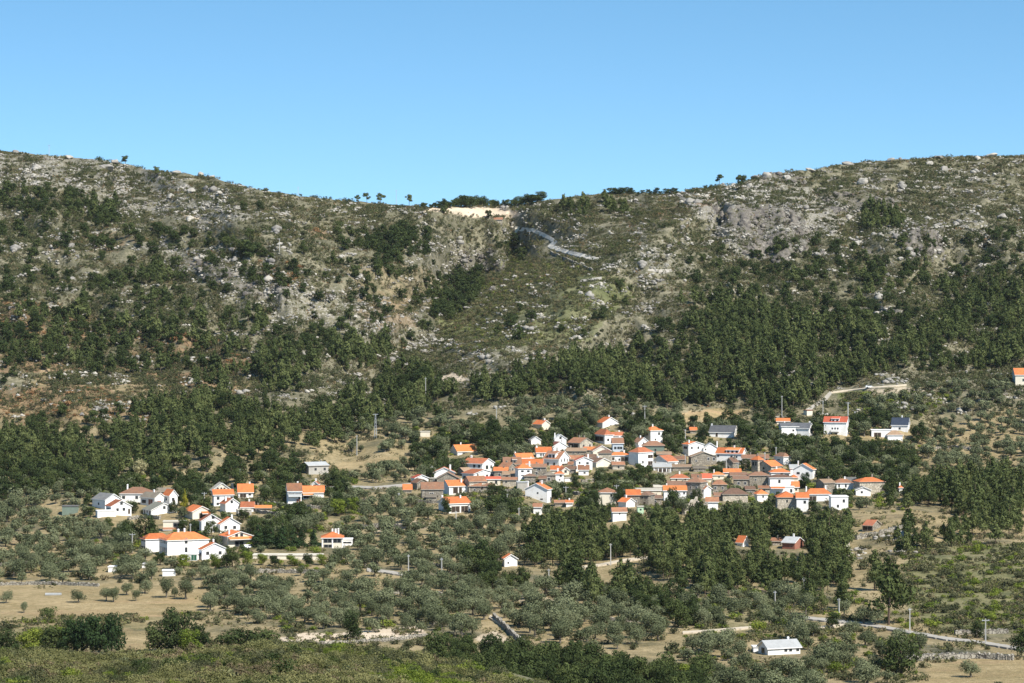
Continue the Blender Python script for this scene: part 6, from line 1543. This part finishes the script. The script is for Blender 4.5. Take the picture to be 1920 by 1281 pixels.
# bushes between everything
BUSH = [
    ([(1300, 350), (1560, 340), (1580, 500), (1340, 500)], 1.6, 'dark bush growing on the rocky cliff below the right ridge'),
    ([(0, 300), (640, 370), (1000, 400), (1300, 360), (1920, 300), (1920, 700), (1560, 740), (900, 740), (0, 780)], 1.2, 'dark round bush on the mountain slope'),
    ([(0, 780), (1920, 700), (1920, 1000), (0, 1000)], 1.3, 'rounded bush among the village gardens and groves'),
    ([(1270, 1110), (1480, 1115), (1640, 1150), (1480, 1180), (1270, 1200)], 2.2, 'dark scrub bush left of the country road'),
    ([(1690, 1020), (2100, 1020), (2100, 1190), (1700, 1180)], 1.6, 'dark bush on the right green slope'),
    ([(0, 1000), (1920, 1000), (1920, 1330), (0, 1330)], .75, 'rounded bush in the rough ground of the valley'),
]
grow('bush', 'scrub', BUSH, .011, 2.2, (1.6, 2.9), 1.25, 404, 150, 'bushes_scattered', 'scattered dark bushes dotted over the slopes', (34, .12), partpx=999)
GARDEN = [([(130, 900), (680, 900), (680, 1070), (130, 1070)], 1.0, 'bright green garden bush in the west hamlet'), ([(780, 800), (1720, 790), (1720, 960), (780, 980)], 1.6, 'bright green garden bush in the village'),
          ([(1560, 735), (1780, 735), (1780, 780), (1600, 785)], 1.6, 'bright green bush on the terrace above the dormered house'), ([(1280, 1100), (1720, 1110), (1720, 1281), (1280, 1281)], .9, 'bright green bush around the lone farmhouse'),
          ([(1690, 1020), (2100, 1020), (2100, 1180), (1700, 1180)], 1.0, 'bright green bush on the right green slope'), ([(500, 1130), (900, 1130), (900, 1225), (500, 1225)], .5, 'bright green bush near the sandy plot')]
grow('bush', 'lime', GARDEN, .010, 2.0, (1.5, 2.8), 1.2, 505, 85, 'green_bushes', 'bright green bushes in far gardens', (30, .25), partpx=999)
RUSTZ = [(a, b, 'rust-brown withered bush on the left slope') for a, b in RUST[:4]]
grow('bush', 'rustleaf', RUSTZ, .02, 2.0, (1.6, 3.2), 1.2, 606, 45, 'rusty_bushes', 'rust-brown bushes on the far left slope', (36, .15), partpx=999)

# ------------------------------------------------------------------ low scrub and stones: patches instanced over the slopes
def scrub_patch(leafs, seed, nb, R, hmin, hmax, leaves, lsize):
    r = np.random.default_rng(seed)
    Vs, Qs, fm, off = [], [], [], 0
    for b in range(nb):
        a = r.uniform(0, 6.28); d = R * math.sqrt(r.random())
        x, y = d * math.cos(a), d * math.sin(a); h = r.uniform(hmin, hmax); w = h * r.uniform(.6, .95)
        lob = [(x + r.uniform(-.5, .5) * w, y + r.uniform(-.5, .5) * w, h * .42, w * r.uniform(.5, .8), w * r.uniform(.5, .8), h * .5) for _ in range(3)]
        V, Q = leafcloud(r, lob, leaves, lsize * (h / hmax) ** .5, .5)
        V[:, 2] = np.maximum(V[:, 2], -.1)
        Vs.append(V); Qs.append(Q + off); off += len(V); fm += [int(r.integers(0, len(leafs)))] * len(Q)
    return quadmesh('scrub_patch', np.concatenate(Vs), np.concatenate(Qs), [M[l] for l in leafs], fm)
def rock_shape(r, flat=.75, sub=2):
    import bmesh
    bm = bmesh.new(); bmesh.ops.create_icosphere(bm, subdivisions=sub, radius=1.0)
    k = r.normal(size=(7, 3)); k /= np.linalg.norm(k, axis=1, keepdims=True); off = r.uniform(.45, .85, 7)
    for v in bm.verts:
        c = np.array(v.co)
        for n, o in zip(k, off):
            d = c @ n - o
            if d > 0: c = c - n * d * .92
        c = c * (1 + .08 * r.normal())
        c[2] *= flat
        v.co = c
    bm.verts.ensure_lookup_table()
    V = [tuple(v.co) for v in bm.verts]; Fc = [tuple(x.index for x in f.verts) for f in bm.faces]
    bm.free()
    return np.array(V), np.array(Fc)
def rock_patch(seed, n, R, smin, smax):
    r = np.random.default_rng(seed)
    Vs, Qs, off = [], [], 0
    for i in range(n):
        V, Fc = rock_shape(r, r.uniform(.5, .9), 1)
        s = smin + (smax - smin) * r.random() ** 2.5
        a = r.uniform(0, 6.28); d = R * math.sqrt(r.random()); ca, sa = math.cos(r.uniform(0, 6)), math.sin(r.uniform(0, 6))
        V = V * s * np.array([1.3, .9, 1]); V = V @ np.array([[ca, sa, 0], [-sa, ca, 0], [0, 0, 1]]) if abs(ca * ca + sa * sa - 1) < .2 else V
        V = V + np.array([d * math.cos(a), d * math.sin(a), s * .15])
        Vs.append(V); Qs.append(Fc + off); off += len(V)
    return quadmesh('rock_patch', np.concatenate(Vs), np.concatenate(Qs), [M['rock']])

def tilt(p, u, v):
    """lay a patch along the slope"""
    a, b = P(u, v - 3), P(u, v + 3); c, d = P(u - 4, v), P(u + 4, v)
    sy = np.clip((a[:, 2] - b[:, 2]) / np.maximum(a[:, 1] - b[:, 1], .5), -.9, .9)
    sx = np.clip((d[:, 2] - c[:, 2]) / np.maximum(d[:, 0] - c[:, 0], .5), -.6, .6)
    return np.stack([np.arctan(sy), -np.arctan(sx), np.zeros(len(u))], -1)

def cover(name, label, dens, mind, seed, meshes, smin, smax, avoid_soil=True, sink=.1):
    u, v, p = scatter(dens, mind, seed, avoid_soil)
    r = np.random.default_rng(seed + 1)
    ok = np.ones(len(u), dtype=bool)
    for (x, y, rad) in FOOT: ok &= np.hypot(p[:, 0] - x, p[:, 1] - y) > rad + .8
    for (a, b, t, bt, Y) in HRECTS: ok &= ~((u > a) & (u < b) & (v > t) & (v < bt + 2) & (p[:, 1] < Y))
    u, v, p = u[ok], v[ok], p[ok]
    s = r.uniform(smin, smax, len(u))
    rot = tilt(p, u, v)
    sc = np.stack([s, s, s], -1)
    sc[:, 0] *= np.where(r.random(len(u)) < .5, -1, 1); sc[:, 1] *= np.where(r.random(len(u)) < .5, -1, 1)
    stuff(name, p - np.array([0, 0, sink]), rot, sc, r.integers(0, len(meshes), len(u)), meshes, label)
    print(name, len(u))

HILL = np.clip((800 - GV) / 80, 0, 1)
rockz = np.maximum(polymap(ROCK, 16), .25 * HILL)
vegn = fbm(GU / 46, GV / 26, 61, 4)
SCR = [scrub_patch(['scrub', 'scrub', 'broom', 'heath'], 700 + i, 16, 4.2, .5, 1.6, 26, .30) for i in range(6)]
SCD = [scrub_patch(['scrub', 'bush_dark', 'scrub'] if False else ['scrub', 'oak', 'scrub'], 720 + i, 12, 4.0, .8, 2.2, 34, .34) for i in range(4)]
HEA = [scrub_patch(['heath', 'rustleaf', 'broom', 'heath'], 740 + i, 16, 4.0, .4, 1.1, 22, .28) for i in range(4)]
GRN = [scrub_patch(['broom', 'scrub', 'lime', 'scrub', 'broom', 'heath'], 760 + i, 14, 4.0, .5, 1.4, 26, .30) for i in range(4)]
d_scr = HILL * .036 * np.clip((vegn - .28) * 6, 0.32, 1.2) * (1 - .42 * np.clip(rockz, 0, 1)) + (1 - HILL) * .006 * np.clip((vegn - .4) * 6, 0, 1)
cover('hillside_scrub', 'low grey-green scrub covering the mountain slope', d_scr, 2.3, 811, SCR, .7, 1.25)
spur = polymap([([(840, 620), (950, 490), (1120, 500), (1290, 520), (1290, 640), (900, 700)], 1.0)], 14)
d_dark = (1 - .75 * spur) * HILL * .022 * np.clip((fbm(GU / 60, GV / 34, 67, 4) - .46 + .07 * np.clip((GU - 1150) / 200, 0, 1)) * 9, 0, 1.2) * (1 - .45 * np.clip(rockz, 0, 1))
cover('dark_scrub', 'darker taller scrub in hollows of the slope', d_dark, 2.6, 821, SCD, .7, 1.3)
heath = polymap([(z[0], 1.0) for z in RUST] + [([(60, 690), (460, 690), (460, 760), (60, 790)], .7)], 14) + .12 * HILL
cover('heath', 'brownish heather and dry bracken on the slope', heath * .026 * np.clip((fbm(GU / 30, GV / 18, 71, 3) - .38) * 8, 0, 1), 2.6, 831, HEA, .7, 1.2)
greenz = polymap([(z[0], z[1]) for z in GREEN], 12)
cover('green_scrub', 'fresh green broom and bracken', greenz * .034 * np.clip((fbm(GU / 34, GV / 20, 73, 3) - .30) * 8, .25, 1), 2.3, 841, GRN, .7, 1.2)
RKS = [rock_patch(900 + i, 20, 4.5, .2, 1.15) for i in range(6)]
RKB = [rock_patch(920 + i, 9, 5.0, .5, 2.4) for i in range(5)]
rk_n = fbm(GU / 26, GV / 15, 83, 3)
cover('rocks', 'pale granite rocks strewn over the slopes', rockz * .032 * np.clip((rk_n - .40) * 7, 0, 1.3), 2.1, 851, RKS, .6, 1.25, sink=.0)
cover('rock_outcrops', 'larger granite outcrops on the slopes', rockz * .0065 * np.clip((rk_n - .5) * 8, 0, 1.3), 4.0, 861, RKB, .6, 1.35, sink=.0)
CRG = []
for i in range(5):
    m_ = rock_patch(940 + i, 9, 4.0, .9, 2.8); m_.materials.clear(); m_.materials.append(M['slab']); CRG.append(m_)
cover('crag_blocks', 'dark fractured granite blocks of the cliffs', polymap([(z[0], z[1]) for z in DARK], 8) * .034 * np.clip((fbm(GU / 14, GV / 9, 87, 2) - .40) * 7, 0, 1.2), 2.2, 865, CRG, .6, 1.2, sink=.3)
# loose stones and dry grass tufts round the fields
TUF = [scrub_patch(['broom', 'heath', 'scrub'], 780 + i, 14, 4.0, .25, .8, 20, .22) for i in range(4)]
cover('dry_grass', 'dry grass tufts in the groves and field edges', (1 - HILL) * .010 * np.clip((fbm(GU / 30, GV / 18, 79, 3) - .38) * 6, 0, 1), 3.4, 871, TUF, .7, 1.2)

# individual boulders
ROCKV = []
for i in range(8):
    V, Fc = rock_shape(np.random.default_rng(300 + i), .78, 3); ROCKV.append(quadmesh('boulder', V, Fc, [M['rock']]))
SLABV = []
for i in range(4):
    V, Fc = rock_shape(np.random.default_rng(340 + i), .8, 5)
    V = V * (1 + .16 * (fbm(V[:, 0] * 2.2 + V[:, 2] * 1.3 + 9, V[:, 1] * 3.0 + 7 + V[:, 2], 31 + i, 3) - .5))[:, None] + .10 * np.abs(np.sin(V[:, 0:1] * 5 + V[:, 1:2] * 2)) * np.array([[0, 0, 1]]); SLABV.append(quadmesh('rock_slab', V, Fc, [M['slab']]))
def boulder(u, v, wp, hp_, label, group=None, dark=False, seed=None):
    r = random.Random(seed if seed is not None else int(u * 13 + v * 7)); s = px(u, v); p = at(u, v)
    w, h = wp / s / 2, hp_ / s / 2 / .7
    if dark: w *= .62; h *= .62
    me = r.choice(SLABV if dark else ROCKV)
    if dark:
        o = mesh_obj('rock_slab', me, None, (p.x, p.y + w * .3, p.z + h * .1), (math.radians(r.uniform(38, 55)), r.uniform(-.25, .25), r.uniform(-.4, .4)), (w, h * 1.15, h * .32))
    else:
        o = mesh_obj('boulder', me, None, (p.x, p.y, p.z + h * .3), (r.uniform(-.2, .2), r.uniform(-.2, .2), r.uniform(0, 6.28)), (w, w * .8, h))
    tag(o, label, 'rock', group)
for a in [
    (233, 382, 13, 9, 'white rounded boulder below the left skyline pines'), (1680, 447, 18, 15, 'pale round boulder in the middle of the right slope'),
    (1609, 460, 18, 14, 'grey round boulder left of the pale round one'), (262, 768, 14, 10, 'white boulder with dark hollow on the left slope'), (346, 738, 14, 8, 'white flat boulder above the pine belt'),
    (200, 318, 34, 16, 'large rounded granite dome just under the left skyline'), (228, 337, 15, 11, 'white boulder under the large dome on the left'), (198, 333, 18, 10, 'pale boulder left of the dome foot'),
    (375, 322, 20, 9, 'low rock knob on the left skyline'), (1437, 335, 22, 16, 'dark rock knob on the right skyline'), (1475, 338, 20, 14, 'rounded rock right of the dark skyline knob'),
    (1772, 322, 18, 14, 'rock near the top of the right slope'), (1744, 310, 18, 10, 'pale rock under the right skyline'), (1880, 410, 24, 15, 'pale boulder pair at the far right slope'), (1688, 488, 18, 8, 'flat pale rock under the dark slab'),
    (154, 780, 12, 10, 'white boulder on the rusty left slope'), (1615, 345, 28, 14, 'grey rock on the upper right slope'), (360, 362, 20, 14, 'white rock cluster on the upper left slope'), (385, 358, 16, 12, 'white rock right of the rock cluster'),
] + [(u_, float(ridge_v(u_)) + 2, w_, h_, 'rocky bump on the %s skyline, %s' % ('left' if u_ < 900 else 'right', q_)) for (u_, w_, h_, q_) in [(30, 16, 8, 'near the picture edge'), (130, 20, 9, 'left of the umbrella pine'), (215, 18, 10, 'beside the umbrella pine'), (330, 22, 8, 'before the low knob'), (398, 16, 8, 'after the low knob'),
      (452, 18, 6, 'where the slope falls to the saddle'), (1415, 18, 9, 'right of the larger umbrella pine'), (1520, 24, 8, 'above the cliff'), (1590, 26, 9, 'right of the cliff'), (1668, 22, 7, 'on the long shoulder'), (1760, 24, 8, 'far along the shoulder'), (1860, 26, 8, 'close to the picture edge')]]: boulder(*a)
for a in [
    (1737, 468, 58, 46, 'huge dark smooth granite slab on the right slope'), (1395, 425, 44, 44, 'tall dark cliff face on the right slope'), (1452, 462, 64, 44, 'broad dark cliff slab below the right ridge'),
    (1420, 400, 60, 30, 'upper dark rock band of the cliff'), (1488, 430, 46, 40, 'right dark flank of the cliff'), (1560, 398, 60, 26, 'grey rock shelf right of the cliff'), (1370, 400, 36, 30, 'left pale flank of the cliff'),
    (1640, 380, 70, 20, 'long grey rock shelf on the upper right slope'), (1540, 360, 50, 18, 'grey rock band under the right ridge'), (1660, 340, 50, 18, 'grey rock shelf near the right ridge'), (1460, 495, 30, 24, 'dark overhang at the foot of the cliff'),
    (900, 488, 40, 24, 'rounded rocky knoll beside the gully'), (850, 500, 28, 16, 'small rocky knoll left of the gully knoll'), (925, 545, 26, 30, 'grey rock rib on the green spur'), (510, 570, 40, 20, 'dark scree rock on the left slope'), (420, 520, 56, 26, 'long dark rock band on the left slope'),
    (1630, 478, 40, 26, 'dark rock left of the huge slab'), (1545, 480, 40, 24, 'dark broken rock below the cliff'), (1340, 395, 30, 34, 'pale broken rock left of the cliff'), (1862, 480, 40, 22, 'dark rock at the far right slope'),
]: boulder(*a, dark=True)
BZ = [
    ([(0, 290), (260, 306), (480, 400), (420, 430), (80, 350), (0, 340)], 1.0, 'pale granite boulder on the upper left slope'),
    ([(240, 445), (640, 540), (830, 650), (560, 640), (300, 520)], .5, 'granite boulder on the rocky left flank of the gully'),
    ([(1260, 360), (1900, 310), (1900, 560), (1340, 520)], .45, 'granite boulder on the right mountain slope'),
    ([(880, 560), (1290, 500), (1290, 640), (900, 690)], .35, 'granite boulder on the green spur'),
    ([(0, 420), (300, 520), (420, 640), (0, 800)], .25, 'granite boulder on the left middle slope'),
]
u, v, p = scatter(polymap(BZ) * .006, 6, 951)
r_ = np.random.default_rng(952)
sel = [i for i in range(len(u)) if 0 < u[i] < 1920][:255]
for i in sel:
    lab = next((z[2] for z in BZ if inpoly(u[i], v[i], z[0])), BZ[2][2] if u[i] > 1000 else BZ[0][2])
    wpx = (1.2 + 2.6 * r_.random() ** 2) * F / p[i, 1]
    boulder(float(u[i]), float(v[i]), wpx, wpx * r_.uniform(.5, .75), lab, lab + ' group', seed=i)

# ------------------------------------------------------------------ the scrub hillock in front
BRM = [scrub_patch([a, a, b], 960 + i, 5, 1.7, lo, hi, 340, .125) for i, (a, b, lo, hi) in enumerate([('broom', 'scrub', 1.0, 2.0), ('broom', 'broom', .9, 1.8), ('scrub', 'broom', 1.0, 2.0), ('heath', 'broom', .8, 1.5),
       ('broom', 'heath', .8, 1.5), ('scrub', 'oak', 1.2, 2.4), ('lime', 'broom', 1.0, 2.0), ('broom', 'olive', 1.0, 2.1)])]
uu = rng.uniform(UMIN + 10, 1500, 16000); dd = 128 * rng.random(16000) ** 1.35
sel = rng.random(16000) < Ynear(uu, crest_v(uu) + dd) / 490
uu, dd = uu[sel], dd[sel]
pn = P(uu, crest_v(uu) + dd, True)
cell, keep = {}, []
for i in range(len(uu)):
    c = (int(pn[i, 0] // 2.6), int(pn[i, 1] // 2.6))
    if c in cell: continue
    cell[c] = 1; keep.append(i)
pn, uu, dd = pn[keep], uu[keep], dd[keep]
n = len(pn)
gap = vnoise(pn[:, 0] / 6, pn[:, 1] / 8, 5) > .2
pn, n = pn[gap], int(gap.sum())
s = rng.uniform(.6, 1.0, n) * (.7 + .8 * vnoise(pn[:, 0] / 5, pn[:, 1] / 7, 15))
pick = np.clip((fbm(pn[:, 0] / 14, pn[:, 1] / 22, 17, 3) * 1.9 - .45 + rng.normal(0, .16, n)) * 8, 0, 7.99).astype(int)
pick = np.array([6, 5, 2, 0, 1, 7, 3, 4])[pick]
rot = np.zeros((n, 3)); rot[:, 0] = .12; rot[:, 2] = 0
sc = np.stack([s * np.where(rng.random(n) < .5, -1, 1), s * np.where(rng.random(n) < .5, -1, 1), s * rng.uniform(.8, 1.15, n)], -1)
stuff('broom_scrub', pn - np.array([0, 0, .1]), rot, sc, pick, BRM, 'dense broom and heather scrub on the near hillock')
print('broom', n)
for i, (u, d, h, leaf, lab) in enumerate([(135, 45, 2.6, 'lime', 'bright green bush on the near scrub hillock'), (865, 10, 2.2, 'lime', 'bright green bush at the right of the near hillock'), (535, 50, 3.0, 'oak', 'dark upright bush on the near hillock'),
                              (720, 18, 2.2, 'oak', 'dark bush on the crest of the near hillock'), (10, 20, 2.0, 'lime', 'green bush at the left edge of the near hillock'), (330, 62, 2.0, 'lime', 'low green bush at the bottom of the near hillock')]):
    q = P(float(u), float(crest_v(u) + d), True)
    plant('bush', leaf, q, h, 1.1, lab, None, True)
# low plastic-covered row on the tan field
p = at(100, 1116)
V = [(x, .55 * math.cos(a), .75 * math.sin(a)) for x in np.linspace(-2.6, 2.6, 9) for a in np.linspace(0, math.pi, 7)]
Fc = [(i * 7 + k, i * 7 + k + 1, i * 7 + k + 8, i * 7 + k + 7) for i in range(8) for k in range(6)] + [tuple(range(6, -1, -1)), tuple(range(56, 63))]
tag(mesh_obj('row_cover', pymesh('row_cover', V, Fc, [M['lightgrey']]), None, (p.x, p.y, p.z), (0, 0, .05)), 'long low pale plastic row cover lying on the tan field', 'cover')

# ------------------------------------------------------------------ the air over the valley
hz = bpy.data.materials.new('thin_haze'); hz.use_nodes = True
hz.node_tree.nodes.clear()
ho = hz.node_tree.nodes.new('ShaderNodeOutputMaterial'); hv = hz.node_tree.nodes.new('ShaderNodeVolumePrincipled')
hv.inputs['Color'].default_value = (0.88, 0.93, 1.0, 1); hv.inputs['Density'].default_value = 0.000011; hv.inputs['Anisotropy'].default_value = 0.1
hz.node_tree.links.new(hv.outputs[0], ho.inputs['Volume'])
tag(mesh_obj('haze', box_mesh('haze', -1600, 1600, -200, 5800, -112, 175, [hz])), 'thin pale haze in the valley air', kind='stuff')
